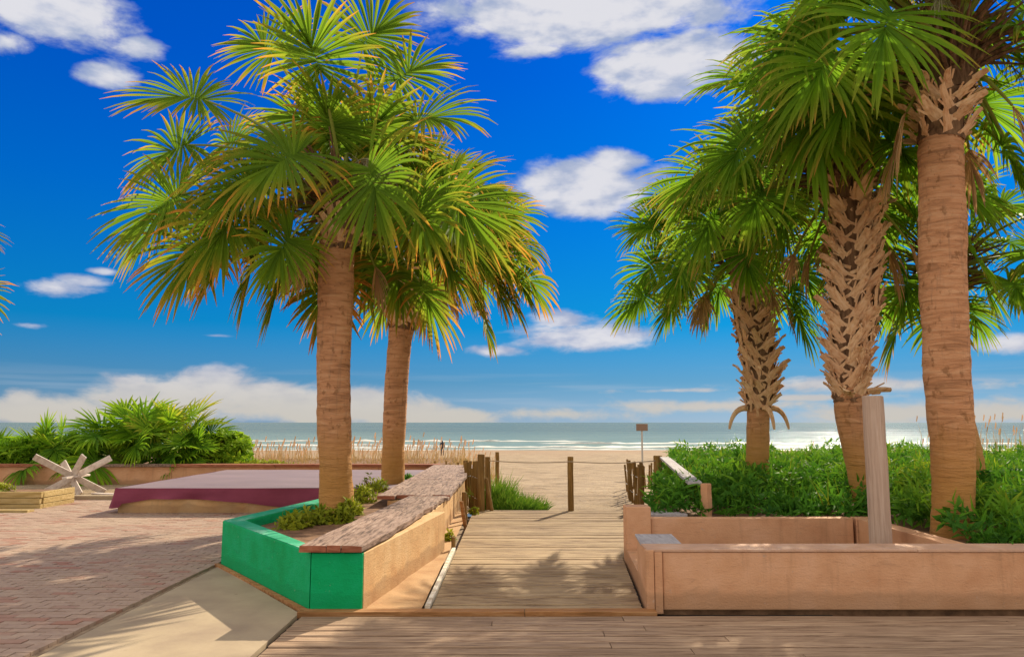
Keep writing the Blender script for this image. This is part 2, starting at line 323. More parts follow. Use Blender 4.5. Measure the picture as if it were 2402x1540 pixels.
M['grass'] = leafmat('dune_grass', [(.0, (.06, .16, .02)), (.45, (.12, .25, .02)), (.75, (.25, .28, .05)), (.9, (.40, .30, .12))], .3)
M['oats'] = leafmat('sea_oats', [(.0, (.28, .22, .07)), (.45, (.40, .27, .13)), (.75, (.50, .30, .19)), (.9, (.42, .26, .18))], .3)
M['cloth_red'] = Mat('maroon_cloth', .8); mm = M['cloth_red']; M['cloth_red'] = mm.color(mm.ramp(mm.noise(mm.coord((.6, 1, 2)), 2, 4), [(.3, (.16, .03, .055)), (.7, (.25, .055, .095))])).mat
mm = Mat('lilac_grey_cloth', .75); M['cloth_top'] = mm.color(mm.ramp(mm.noise(mm.coord((.5, 1, 1)), 1.2, 5), [(.3, (.18, .135, .15)), (.7, (.235, .175, .19))])).mat
mm = Mat('white_paint', .6); M['white'] = mm.color(mm.ramp(mm.noise(mm.world(), 12, 4), [(.35, (.5, .42, .3)), (.6, (.78, .72, .6))])).mat
M['metal'] = Mat('galvanised_pole', .5).color((.42, .40, .36)).mat
M['signback'] = Mat('sign_panel', .7).color((.22, .15, .11)).mat
M['rope'] = Mat('rope', .9).color((.42, .33, .24)).mat
M['darkcloth'] = Mat('dark_clothes', .9).color((.035, .035, .05)).mat
M['skin'] = Mat('skin', .6).color((.42, .24, .16)).mat

# water
m = Mat('sea_water', .22, .16); v = m.world((.35, 1, 1)); w1 = m.noise(v, .35, 8, .65); w2 = m.noise(v, 2.2, 6, .6)
deep = m.ramp(m.noise(m.world((.004, .03, 1)), 1, 4), [(.3, (.10, .15, .135)), (.7, (.14, .19, .17))])
g = m.N.new('ShaderNodeNewGeometry'); sp = m.N.new('ShaderNodeSeparateXYZ'); m.L.new(g.outputs['Position'], sp.inputs[0])
mr = m.N.new('ShaderNodeMapRange'); m.L.new(sp.outputs[1], mr.inputs[0]); mr.inputs[1].default_value = 420; mr.inputs[2].default_value = 130
c = m.mix(mr.outputs[0], deep, (.18, .26, .23))
fo = m.noise(m.world((.03, .25, 1)), 1, 7, .7)
mr2 = m.N.new('ShaderNodeMapRange'); m.L.new(sp.outputs[1], mr2.inputs[0]); mr2.inputs[1].default_value = 320; mr2.inputs[2].default_value = 135
fm = m.N.new('ShaderNodeMath'); fm.operation = 'MULTIPLY'; m.L.new(m.ramp(fo, [(.60, (0, 0, 0)), (.68, (1, 1, 1))]), fm.inputs[0]); m.L.new(mr2.outputs[0], fm.inputs[1])
c = m.mix(fm.outputs[0], c, (.62, .66, .62)); m.color(c)
ad = m.N.new('ShaderNodeMath'); ad.operation = 'MULTIPLY_ADD'; m.L.new(w1, ad.inputs[0]); ad.inputs[1].default_value = 1; m.L.new(w2, ad.inputs[2])
sl = m.noise(m.world((.010, .045, 1)), 1, 7, .72)
m.L.new(m.ramp(sl, [(.36, (.05,) * 3), (.64, (.2,) * 3)]), m.p.inputs['Roughness'])
m.bump(ad.outputs[0], .8, .20)
df = m.N.new('ShaderNodeBsdfDiffuse'); m.L.new(c, df.inputs[0]); mx = m.N.new('ShaderNodeMixShader'); mx.inputs[0].default_value = .55
m.L.new(m.p.outputs[0], mx.inputs[1]); m.L.new(df.outputs[0], mx.inputs[2]); m.L.new(mx.outputs[0], m.N['Material Output'].inputs[0]); M['water'] = m.mat
mm = Mat('foam', .7); M['foam'] = mm.color(mm.ramp(mm.noise(mm.world((.3, 1, 1)), 1.5, 6), [(.3, (.40, .42, .38)), (.6, (.62, .62, .57))])).mat

# ------------------------------------------------------------------ ground, beach, sea
SEA = -3.0
def beach_z(x, y):
    key = [(12.5, -.03), (14, -.07), (22, -.42), (30, -.85), (50, -1.65), (80, -2.25), (110, -2.68), (128, -3.02), (160, -3.8)]
    z = key[-1][1]
    for (a, za), (b, zb) in zip(key, key[1:]):
        if y <= b:
            t = max(0, (y - a) / (b - a)); z = za + (zb - za) * t; break
    amp = min(1, max(0, (y - 13.6) / 4)) * (1 if y < 95 else max(0, 1 - (y - 95) / 25))
    side = min(1, max(0, abs(x - 1.2) / 6 - .4))
    z += amp * (.09 * noise.noise((x * .35, y * .35, 2)) + .05 * noise.noise((x * 1.1, y * .9, 5)) + .035 * noise.noise((x * 2.6, y * 1.4, 9)) + side * .55 * noise.noise((x * .12 + 4, y * .09, 1)) * min(1, 60 / y))
    return z
def grid_mesh(xs, ys, zf):
    b = MB(); n = len(xs)
    b.add([(x, y, zf(x, y)) for y in ys for x in xs], [(j * n + i, j * n + i + 1, (j + 1) * n + i + 1, (j + 1) * n + i) for j in range(len(ys) - 1) for i in range(n - 1)])
    return b
xs = sorted(set([round(-260 + 10 * i, 2) for i in range(53)] + [round(-12 + .3 * i, 2) for i in range(100)]))
ys = [13.55 + .25 * i for i in range(50)] + [26 + .8 * i for i in range(40)] + [58 + 3 * i for i in range(34)]
tag(grid_mesh(xs, ys, beach_z).build('beach', M['sand'], smooth=True), kind='structure')
b = MB(); b.add([(-260, -20, -.13), (260, -20, -.13), (260, 13.7, -.13), (-260, 13.7, -.13)], [(0, 1, 2, 3)])
tag(b.build('ground', M['mortar']), kind='structure')
b = MB(); b.add([(-30000, 100, SEA), (30000, 100, SEA), (30000, 40000, SEA), (-30000, 40000, SEA)], [(0, 1, 2, 3)])
tag(b.build('sea', M['water']), kind='structure')
# foam along the shore and breakers
b = MB()
def foam(y0, x0, x1, wid, h, seed):
    n = int((x1 - x0) / 1.5) + 2; vs_ = []
    for i in range(n):
        x = x0 + (x1 - x0) * i / (n - 1); e = min(1, i / 6, (n - 1 - i) / 6)
        yy = y0 + 3.2 * noise.noise((x * .03, seed, 0)) + .8 * noise.noise((x * .2, seed, 3))
        w = wid * e * max(.08, .55 + noise.noise((x * .09, seed, 7)) * 1.1)
        vs_ += [(x, yy - w / 2, SEA + .02), (x, yy, SEA + .03 + h * e * max(.2, .6 + noise.noise((x * .3, seed, 1)))), (x, yy + w / 2, SEA + .02)]
    b.add(vs_, [(3 * i + k, 3 * i + 3 + k, 3 * i + 4 + k, 3 * i + 1 + k) for i in range(n - 1) for k in (0, 1)])
foam(127, -150, 150, 3.6, .12, 1.3); foam(133, -150, -10, 2.2, .2, 7.7); foam(136, 4, 150, 2.4, .2, 3.7); foam(141, -40, 60, 2.0, .3, 3.1); foam(150, -120, -10, 2.4, .4, 5.2); foam(165, 5, 110, 2.5, .4, 9.1); foam(185, -90, 20, 2, .35, 2.2)
tag(b.build('surf', M['foam'], smooth=True), kind='stuff', label='white surf breaking along the edge of the sandy beach')

# ------------------------------------------------------------------ boardwalk planks
def plank_row(root, y0, y1, x0, x1, mat, seglen, top=0.0):
    x = x0 - random.uniform(0, seglen * .6) if x1 - x0 > seglen else x0
    while x < x1 - .05:
        e = min(x1, x + seglen * random.uniform(.85, 1.15)) if x1 - x0 > seglen else x1
        a = max(x, x0)
        if e - a > .08:
            b = MB(); nseg = max(2, int((e - a) / .45)); vs_ = []; fs = []
            tilt = random.uniform(-.003, .003); lift = random.uniform(-.003, .003); ya = y0 + .004 + random.uniform(0, .003); yb = y1 - .004 - random.uniform(0, .003)
            for i in range(nseg + 1):
                xx = a + .003 + (e - a - .006) * i / nseg; q = random.uniform(-.0015, .0015); w = random.uniform(-.002, .002)
                vs_ += [(xx, ya + w, top - .035), (xx, ya + w, top - .004 + lift - tilt + q), (xx, ya + .006, top + lift - tilt + q), (xx, yb - .006, top + lift + tilt + q), (xx, yb + w, top - .004 + lift + tilt + q), (xx, yb + w, top - .035)]
            for i in range(nseg):
                fs += [(6 * i + k, 6 * i + k + 1, 6 * i + 7 + k, 6 * i + 6 + k) for k in range(5)]
            fs += [(0, 1, 2, 3, 4, 5), tuple(6 * nseg + k for k in (5, 4, 3, 2, 1, 0))]
            b.add(vs_, fs); b.build('plank', mat, root, origin=((a + e) / 2, (y0 + y1) / 2, top))
        x = e
b = MB(); b.box(-1.66, 12, 1.5, 6.36, -.12, -.05); front = tag(b.build('boardwalk', M['under']), kind='structure')
y = 6.28; i = 0
while y > 2.6:
    plank_row(front, y - .142, y, -1.66, 7.4, M['deck'], 3.6, top=-.012); y -= .142
b = MB(); b.box(-.64, 2.6, 6.44, 13.5, -.12, -.05); walk = tag(b.build('beach_walkway', M['under']), kind='structure')
y = 6.46
while y < 13.45:
    e = min(y + .142, 13.5)
    xr = 1.06 + (y - 6.4) * .075 if y < 8.75 else 2.05 + (y - 8.75) * .05
    plank_row(walk, y, e, -.66, xr, M['walk'], 9); y += .142
# trim boards where the two decks meet
t = empty('trim_board', (0, 6.37, 0), 'orange brown trim board lying across the deck at the walkway entrance', 'board')
for x0, x1 in ((-1.7, .1), (.106, 1.15)):
    b = MB(); b.box(x0, x1, 6.30, 6.43, -.04, .012, j=.003); b.build('board', M['trim'], t, bevel=.004)
b = MB(); b.box(-.71, -.668, 6.45, 9.35, -.04, .03, j=.002); tag(b.build('edge_strip', M['white'], bevel=.004), 'long white painted strip along the left edge of the walkway', 'edge strip')
b = MB(); b.box(-.72, -.675, 9.36, 9.44, -.05, .15, j=.003); tag(b.build('short_stake', M['post'], bevel=.005), 'short brown stake at the far end of the white edge strip', 'stake')
tag(grid_mesh([-1.3 + .035 * i for i in range(17)], [6.43 + .1 * i for i in range(72)], lambda x, y: -.006 + .012 * noise.noise((x * 4, y * 2, 0)) + .02 * max(0, .5 - abs(y - 9.9))).build('foot_ledge', M['tan'], smooth=True), kind='structure')
# ------------------------------------------------------------------ concrete strip and brick paving
b = MB()
for y0, y1 in ((1.5, 5.1), (5.115, 8.16)):
    pass
b = MB(); b.prism([(-3.06, 1.5), (-1.70, 1.5), (-1.70, 6.36), (-3.10, 8.36)], -.12, -.008)
tag(b.build('concrete_slab', M['concrete']), kind='structure')
b = MB(); b.prism([(-1.70, 1.5), (-1.665, 1.5), (-1.665, 6.3), (-1.70, 6.3)], -.12, -.045); tag(b.build('slab_joint', M['under']), kind='structure')
b = MB(); b.prism([(-60, 1.5), (-3.09, 1.5), (-3.13, 8.4), (-2.6, 11.2), (-2.5, 15.4), (-60, 15.4)], -.12, -.02)
pav = tag(b.build('brick_pavement', M['mortar']), kind='structure')
b = MB(); b.box(-.096, .096, -.046, .046, -.02, .011, j=.002)
protos = []
cand = []; halves = []
row = 0; y = 4.9
while y < 15.3:
    xo = (row % 2) * .1; x = -3.25 - xo
    lim = -3.115 if y < 8.4 else -3.115 + (y - 8.4) * .2
    k = int((lim + 3.25 + xo) / .2) + 1; x += k * .2
    while x > -1.0 * y * .68 - .6 - .4 and x > -14:
        if x + .1 < lim: cand.append((x, y))
        elif x < lim: halves.append((x - .05, y))
        x -= .2
    y += .1; row += 1
cand.sort(key=lambda q: q[1])
vis = [q for q in cand if q[0] > -.675 * q[1]]
near = set(vis[:298])
pro = None
for (x, y) in sorted(near, key=lambda q: q[1]):
    if pro is None or len(protos) < 6:
        bb = MB(); bb.box(-.096, .096, -.046, .046, -.02, .011, j=.002); o = bb.build('brick', M['brick'], pav); o.data.name = 'brick'; protos.append(o); pro = o
        o.location = (x, y, random.uniform(-.0065, -.002))
    else:
        share(random.choice(protos), 'brick', pav, (x, y, random.uniform(-.0065, -.002)), (random.uniform(-.012, .012), random.uniform(-.01, .01), random.uniform(-.012, .012)))
b = MB()
hset = set(halves)
for (x, y) in cand + halves:
    if (x, y) in near: continue
    z = random.uniform(-.0065, -.002) + .011; w, d = (.046 if (x, y) in hset else .096), .046; j = [random.uniform(-.002, .002) for _ in range(4)]; cr = (0, random.random(), 0, 1)
    b.add([(x - w, y - d, -.03), (x + w, y - d, -.03), (x + w, y + d, -.03), (x - w, y + d, -.03), (x - w, y - d, z + j[0]), (x + w, y - d, z + j[1]), (x + w, y + d, z + j[2]), (x - w, y + d, z + j[3])],
          [(4, 5, 6, 7), (0, 1, 5, 4), (1, 2, 6, 5), (2, 3, 7, 6), (3, 0, 4, 7)], 0, [cr] * 8)
tag(b.build('brick_field', M['brickfield'], pav), kind='stuff')

# ------------------------------------------------------------------ left planter (green front, tan side)
lp = empty('left_planter', (-2.0, 8, 0), 'angular planter with bright green painted front walls and two palms growing in it', 'planter')
b = MB(); b.prism([(-3.11, 8.44), (-1.635, 6.41), (-1.635, 6.66), (-2.86, 8.48)], -.1, .452); b.build('green_wall', M['green'], lp, bevel=.008)
b = MB(); b.prism([(-1.63, 6.41), (-1.21, 6.41), (-1.21, 6.64), (-1.63, 6.64)], -.1, .447); b.build('green_wall', M['green'], lp, bevel=.008)
b = MB(); b.prism([(-3.112, 8.447), (-2.865, 8.49), (-2.42, 10.85), (-2.66, 10.85)], -.1, .452); b.build('green_wall', M['green'], lp, bevel=.008)
b = MB()
b.prism([(-3.10, 8.45), (-1.645, 6.44), (-1.645, 6.64), (-2.875, 8.46)], .453, .457); b.build('top_paint', M['greentop'], lp)
b = MB(); b.prism([(-3.10, 8.46), (-2.875, 8.50), (-2.43, 10.84), (-2.65, 10.84)], .453, .457); b.build('top_paint', M['greentop'], lp)
b = MB(); b.prism([(-1.44, 6.645), (-1.205, 6.435), (-.80, 9.35), (-.955, 9.37), (-.90, 10.62), (-1.14, 10.62)], -.1, .445); b.build('side_wall', M['tan'], lp, bevel=.006)
b = MB(); b.prism([(-1.70, 10.68), (-.93, 10.68), (-.93, 18.3), (-1.70, 18.3)], -.3, .445); b.build('side_wall', M['tan'], lp, bevel=.006)
# base moulding of rust-coloured soil along the foot
b = MB(); b.prism([(-3.17, 8.42), (-1.64, 6.33), (-1.19, 6.33), (-1.19, 6.405), (-1.64, 6.405), (-3.12, 8.43)], -.05, .012); b.build('foot_strip', M['trim'], lp)
b = MB(); b.prism([(-2.85, 8.5), (-1.66, 6.68), (-1.42, 6.68), (-1.12, 10.65), (-1.72, 10.7), (-1.72, 18.2), (-1.95, 18.2), (-2.4, 10.8)], 0, .36); b.build('soil', M['soil'], lp)
# caps: boards laid lengthwise
def cap_board(root, q, z0, z1, n=14, rag=.0):
    """q: near-left, near-right, far-right, far-left (x, y)"""
    b = MB(); vs_ = []
    for i in range(n + 1):
        t_ = i / n; l = Vector(q[0]).lerp(Vector(q[3]), t_); r = Vector(q[1]).lerp(Vector(q[2]), t_)
        rr = r.x - (random.random() ** 3) * rag; zz = random.uniform(-.003, .003)
        vs_ += [(l.x, l.y, z0), (l.x + random.uniform(0, .004), l.y, z1 + zz), ((l.x + rr) / 2, l.y, z1 + zz * .5 + random.uniform(-.003, .003)), (rr, r.y, z1 + zz - rag * random.random() * .15), (rr, r.y, z0)]
    fs = [(5 * i + k, 5 * i + k + 1, 5 * i + 6 + k, 5 * i + 5 + k) for i in range(n) for k in range(4)] + [(5 * i + 4, 5 * i, 5 * i + 5, 5 * i + 9) for i in range(n)]
    b.add(vs_, fs, 0); b.add([vs_[k] for k in range(5)], [(4, 3, 2, 1, 0)], 1); b.add([vs_[-5 + k] for k in range(5)], [(0, 1, 2, 3, 4)], 0)
    return b.build('cap_board', [M['cap'], M['redend']], root, bevel=.003)
for k, (fa, fb) in enumerate(((0, .40), (.408, .62), (.628, 1))):
    na, nb = -1.72 + .545 * fa, -1.72 + .545 * fb; ra, rb = -1.40 + .555 * fa, -1.40 + .555 * fb
    mid = 8.5 + .35 * k
    ma, mb_ = na + (ra - na) * (mid - 6.37) / 4.25, nb + (rb - nb) * (mid - 6.37) / 4.25
    cap_board(lp, [(na, 6.365), (nb, 6.365), (mb_, mid), (ma, mid)], .461, .515, 12, .05 if k == 2 else .006)
    cap_board(lp, [(ma, mid + .01), (mb_, mid + .01), (rb, 10.6), (ra, 10.6)], .461, .512, 12, .07 if k == 2 else .006)
for k in range(4):
    a = -1.84 + .25 * k
    for y0, y1 in ((10.66, 13.6), (13.61, 18.28)):
        cap_board(lp, [(a, y0 + .1 * (k % 2)), (a + .243, y0 + .1 * (k % 2)), (a + .243, y1 + .1 * (k % 2)), (a, y1 + .1 * (k % 2))], .461, .51, 8, .03 if k == 3 else .004)

# back wall on the left, behind the platform
bw = empty('back_wall', (-8, 18.5, 0), 'long low peach wall with red brown cap behind the draped platform', 'wall')
x = -30.0
while x < -1.9:
    e = min(x + 2.44, -1.72); b = MB(); b.box(x + .003, e - .003, 18.42, 18.62, -.2, .455); b.build('wall_panel', M['peach'], bw, bevel=.005)
    b = MB(); b.box(x + .004, e - .004, 18.36, 18.68, .458, .52, j=.003); b.build('cap_board', M['cap' if random.random() < .3 else 'redend'], bw, bevel=.005); x = e
b = MB(); b.box(-30, -1.75, 18.62, 24, -.3, .40); tag(b.build('soil_bed', M['soil']), kind='structure')

# platform with cloth cover
b = MB(); b.box(-6.58, -2.05, 13.08, 17.98, -.05, .40); tag(b.build('low_platform', M['tan'], bevel=.01), 'low square tan platform under a maroon and lilac cloth', 'platform')
cv = empty('cloth_cover', (-4.3, 15.5, .4), 'lilac grey cloth with maroon drape laid over the low platform', 'cloth')
b = grid_mesh([-6.6 + .23 * i for i in range(21)], [13.05 + .25 * i for i in range(21)], lambda x, y: .412 + .008 * noise.noise((x * 1.2, y * 1.2, 0)))
b.build('top_sheet', M['cloth_top'], cv, smooth=True)
b = MB(); per = []
for i in range(95): per.append((-6.61 + 4.58 * i / 94, 13.045, 0, -1))
for i in range(40): per.insert(0, (-6.615, 13.05 + 4.95 * i / 39, -1, 0))
n = len(per); vs_ = []
for i, (x, y, nx, ny) in enumerate(per):
    s_ = i * .05
    hem = .165 + .075 * math.sin(s_ * 2.4 + 1.3 * math.sin(s_ * .9)) + .03 * noise.noise((s_ * 2, 0, 0)) - (.06 if x < -6.5 and y < 13.3 else 0)
    for k in range(6):
        t_ = k / 5; z = .412 * (1 - t_) + hem * t_; o_ = (.012 + .055 * t_) * (1 + .8 * math.sin(s_ * 5 + 1.5 * math.sin(s_ * 2)) * t_)
        vs_.append((x + nx * o_, y + ny * o_, z))
b.add(vs_, [(6 * i + k, 6 * i + k + 1, 6 * i + 7 + k, 6 * i + 6 + k) for i in range(n - 1) for k in range(5)])
b.build('skirt', M['cloth_red'], cv, smooth=True)

# crossed board rack, low curb, yellow planter at the far left
b = MB(); b.box(-30, -6.75, 15.42, 18.36, -.06, .055); tag(b.build('sand_pad', M['sand']), kind='structure')
b = MB(); b.box(-30, -6.7, 15.26, 15.42, -.06, .085, j=.003); tag(b.build('curb', M['concrete'], bevel=.01), kind='structure')
sx_, sy_ = -8.92, 15.95
st = empty('crossed_board_stand', (sx_, sy_, .055), 'bleached white stand of crossed boards fanning out on the sand pad', 'stand')
for (tx, ty, tz), (bx, by, bz) in (((80, -.35, 1070), (245, .30, 1160)), ((148, .22, 1083), (188, -.2, 1158)), ((197, -.2, 1068), (148, .2, 1160)), ((260, .35, 1073), (92, -.3, 1163))):
    a = P(tx, tz, Y=sy_ + ty); q = P(bx, bz, Y=sy_ + by); q.z = .06
    b = MB(); b.board(a, q, .13, .035, up=(0, 1, 0)); b.build('board', M['driftwood'], st, bevel=.006)
b = MB(); b.board((sx_ - .02, sy_ - .38, .40), (sx_ + .02, sy_ + .42, .41), .10, .04); b.build('cross_bar', M['driftwood'], st, bevel=.005)
b = MB(); b.board((sx_ + .45, sy_ - .12, .075), (sx_ + 1.05, sy_ - .35, .075), .12, .03); b.build('foot_board', M['driftwood'], st, bevel=.005)
yp = empty('board_planter', (-9.5, 14.2, 0), 'low planter of yellowed stacked boards at the left edge with yellow plants', 'planter')
for k in range(3):
    z0 = -.02 + .105 * k
    b = MB(); b.box(-13, -8.25 - .02 * (k % 2), 13.7, 13.78, z0, z0 + .098, j=.004); b.build('side_board', M['yellowboard'], yp, bevel=.006)
    b = MB(); b.box(-8.33, -8.25, 13.79, 14.75, z0, z0 + .098, j=.004); b.build('side_board', M['yellowboard'], yp, bevel=.006)
b = MB(); b.box(-13, -8.34, 13.79, 14.75, 0, .25); b.build('soil', M['soil'], yp)
b = MB(); b.box(-13, -8.1, 13.1, 13.3, -.03, .045, j=.004); tag(b.build('ground_board', M['yellowboard'], bevel=.006), 'flat yellowed board lying on the paving before the low board planter', 'board')

# ------------------------------------------------------------------ right planter
rp = empty('right_planter', (4, 7, 0), 'long peach painted planter of boards in front of the green bed', 'planter')
for x0, x1, zz in ((1.225, 4.19, -.005), (4.196, 7.2, .035), (7.206, 10.2, .03)):
    b = MB(); b.box(x0, x1, 6.43, 6.70, zz, .452, j=0); b.build('front_panel', M['peach'], rp, bevel=.012)
b = MB(); b.box(1.23, 10.2, 6.475, 6.68, -.1, .029); b.build('footing', M['soil'], rp)
for x0, x1 in ((1.10, 3.3), (3.306, 5.6), (5.606, 7.9)):
    b = MB(); b.box(x0, x1, 6.42, 6.73, .455, .475, j=.002); b.build('cap_board', M['peachtop'], rp, bevel=.004)
b = MB(); b.box(1.085, 1.15, 6.40, 6.47, -.03, .47); b.build('corner_board', M['peach'], rp, bevel=.005)
b = MB(); b.box(1.155, 1.22, 6.41, 6.48, -.03, .453); b.build('corner_board', M['peach'], rp, bevel=.005)
b = MB(); b.prism([(1.09, 6.48), (1.22, 6.50), (1.40, 6.71), (1.44, 7.28), (1.155, 7.28)], -.1, .45); b.build('side_panel', M['peach'], rp, bevel=.006)
b = MB(); b.prism([(1.10, 6.74), (1.45, 6.74), (1.48, 7.30), (1.14, 7.30)], .455, .475); b.build('cap_board', M['greyrail'], rp, bevel=.004)
b = MB(); b.prism([(1.157, 7.285), (1.44, 7.285), (1.50, 8.46), (1.235, 8.46)], -.1, .14); b.build('side_panel', M['peach'], rp, bevel=.006)
b = MB(); b.box(1.235, 1.50, 8.465, 8.72, -.1, .595); b.build('end_post', M['peach'], rp, bevel=.01)
for x0, x1 in ((1.51, 3.70), (3.735, 3.99)):
    b = MB(); b.box(x0, x1, 8.52, 8.68, -.1, .468); b.build('inner_panel', M['peach'], rp, bevel=.006)
b = MB(); b.box(3.75, 3.93, 6.71, 8.51, -.1, .462); b.build('inner_panel', M['peach'], rp, bevel=.006)
b = MB(); b.box(1.45, 3.75, 6.71, 8.51, -.1, .05); b.build('empty_floor', M['soil'], rp)
b = MB(); b.prism([(1.51, 8.70), (4.0, 8.70), (4.0, 6.75), (26, 6.75), (26, 20.5), (4.0, 20.5), (2.6, 13)], -.3, .40); tag(b.build('planting_bed', M['soil']), kind='structure')
for k in range(3):
    b = MB(); b.box(1.52, 1.95 - .05 * k, 8.72 + .12 * k, 8.83 + .12 * k, .402, .49, j=.003); tag(b.build('loose_board', M['greyrail'], bevel=.003), ['nearest', 'middle', 'farthest'][k] + ' of three grey boards lying at the left end of the green bed', 'board', 'grey boards at the end of the bed')

# ------------------------------------------------------------------ posts, fences, sign, rope
def post(name, x, y, z0, z1, w, mat, label, cat, lean=(0, 0), parent=None, taper=.94, round_=True, group=None, n=12):
    b = MB(); nn = 9; pts = []; rr = []
    for i in range(nn):
        t_ = i / (nn - 1); pts.append((x + lean[0] * t_ + random.uniform(-.003, .003), y + lean[1] * t_, z0 + (z1 - z0) * t_)); rr.append(w / 2 * (1 + (taper - 1) * t_))
    pts.append((pts[-1][0], pts[-1][1], z1 + w * .05)); rr.append(w / 2 * taper * .82)
    b.tube(pts, rr, n, jitter=.025); o = b.build(name, mat, parent, smooth=False, origin=None if parent else (x, y, z0), bevel=0)
    if not parent: tag(o, label, cat, group)
    return o
post('tall_post', 3.49, 7.45, .05, 1.745, .205, M['greypost'], 'tall pale grey round wooden post standing inside the empty right planter', 'post', taper=.93, n=18)
post('wooden_post', 1.01, 13.46, -.1, .91, .105, M['post'], 'lone brown wooden post in the middle of the walkway end', 'post', taper=.97)
post('wooden_post', -.53, 13.40, -.1, .95, .13, M['post'], 'thick dark brown post at the left of the walkway end', 'post')
post('wooden_post', -.40, 13.62, -.1, .90, .10, M['post'], 'thinner brown post just right of the thick dark post', 'post', lean=(-.03, 0))
post('wooden_post', -.33, 13.45, -.1, .55, .07, M['post'], 'leaning low stake beside the two posts at the walkway end', 'stake', lean=(-.12, 0))
post('wooden_post', -.36, 19.0, beach_z(-.36, 19) - .1, .78, .10, M['post'], 'single brown post farther back on the sand behind the grass clump', 'post')
post('short_stake', -.72, 12.2, -.1, .42, .075, M['post'], 'short brown stake against the tan wall before the dark post', 'stake', lean=(-.03, 0))
post('short_stake', -.68, 11.7, -.1, .33, .06, M['trim'], 'small orange stake leaning on the tan wall near the walkway end', 'stake', lean=(-.08, .02))
post('wooden_post', 2.50, 13.35, -.1, .93, .16, M['post'], 'brown round post at the far end of the grey handrail', 'post')
post('peach_post', 2.22, 8.95, .35, .80, .13, M['peach'], 'short peach painted post rising from the green leaves at the near end of the handrail', 'post', n=4)
b = MB(); b.board((2.60, 13.25, .90), (2.12, 9.05, .80), .16, .035); tag(b.build('handrail', M['greyrail'], bevel=.004), 'grey weathered handrail board sloping down beside the green bed', 'handrail')
# picket fences in the sand
def picket_fence(pts, h, label, n, rng):
    root = empty('picket_fence', (pts[0][0], pts[0][1], 0), label, 'fence')
    tops = []
    for i in range(n):
        t_ = i / (n - 1) * (len(pts) - 1); k = min(int(t_), len(pts) - 2); f = t_ - k
        x = pts[k][0] + (pts[k + 1][0] - pts[k][0]) * f + rng.uniform(-.015, .015); y = pts[k][1] + (pts[k + 1][1] - pts[k][1]) * f
        z = beach_z(x, y) if y > 13.55 else 0; hh = h * rng.uniform(.8, 1.05); ln = rng.uniform(-.07, .07)
        b = MB(); b.board((x, y, z - .1), (x + ln, y, z + hh), .05, .018, up=(0, 1, 0)); b.build('picket', M['post'], root); tops.append((x + ln * .7, y - .015, z + h * .7))
    for zf in (0, -.42):
        b = MB(); b.tube([(p[0], p[1], p[2] + zf * h) for p in tops], [.006] * len(tops), 5); b.build('wire', M['metal'], root)
rg = random.Random(3)
picket_fence([(2.25, 13.5), (2.35, 14.2), (2.55, 17), (3.1, 21)], .82, 'brown picket sand fence at the right of the beach path', 22, rg)
picket_fence([(3.3, 22), (4.4, 24), (8, 26), (15, 27)], .8, 'far picket sand fence half hidden behind the green bed', 40, rg)
picket_fence([(-.62, 13.7), (-.95, 16), (-1.1, 19.5), (-3.0, 22.5), (-8, 24)], .85, 'brown picket sand fence running behind the left wall', 44, rg)
b = MB()
def rope_pts(a, c, sag, n=14): return [Vector(a).lerp(Vector(c), i / n) + Vector((0, 0, -sag * math.sin(math.pi * i / n))) for i in range(n + 1)]
b.tube(rope_pts((-.40, 13.56, .84), (1.01, 13.40, .83), .025) + rope_pts((1.02, 13.40, .83), (2.45, 13.30, .85), .03)[1:], [.008] * 29, 6)
tag(b.build('rope', M['rope']), 'thin pale rope strung between the posts across the beach path', 'rope')
sg = empty('beach_sign', (6.35, 38, beach_z(6.35, 38)), 'small brown rectangular sign on a thin pole on the sand', 'sign')
pb = P(1507, 1112, Y=37.5); pt = P(1507, 1000, Y=37.5)
b = MB(); b.tube([(pb.x, 37.5, pb.z - .3), (pb.x, 37.5, pt.z)], [.045, .045], 8); b.build('pole', M['metal'], sg)
b = MB(); b.box(pb.x - .28, pb.x + .28, 37.42, 37.45, pt.z - .2, pt.z + .14); b.build('panel', M['signback'], sg, bevel=.01)

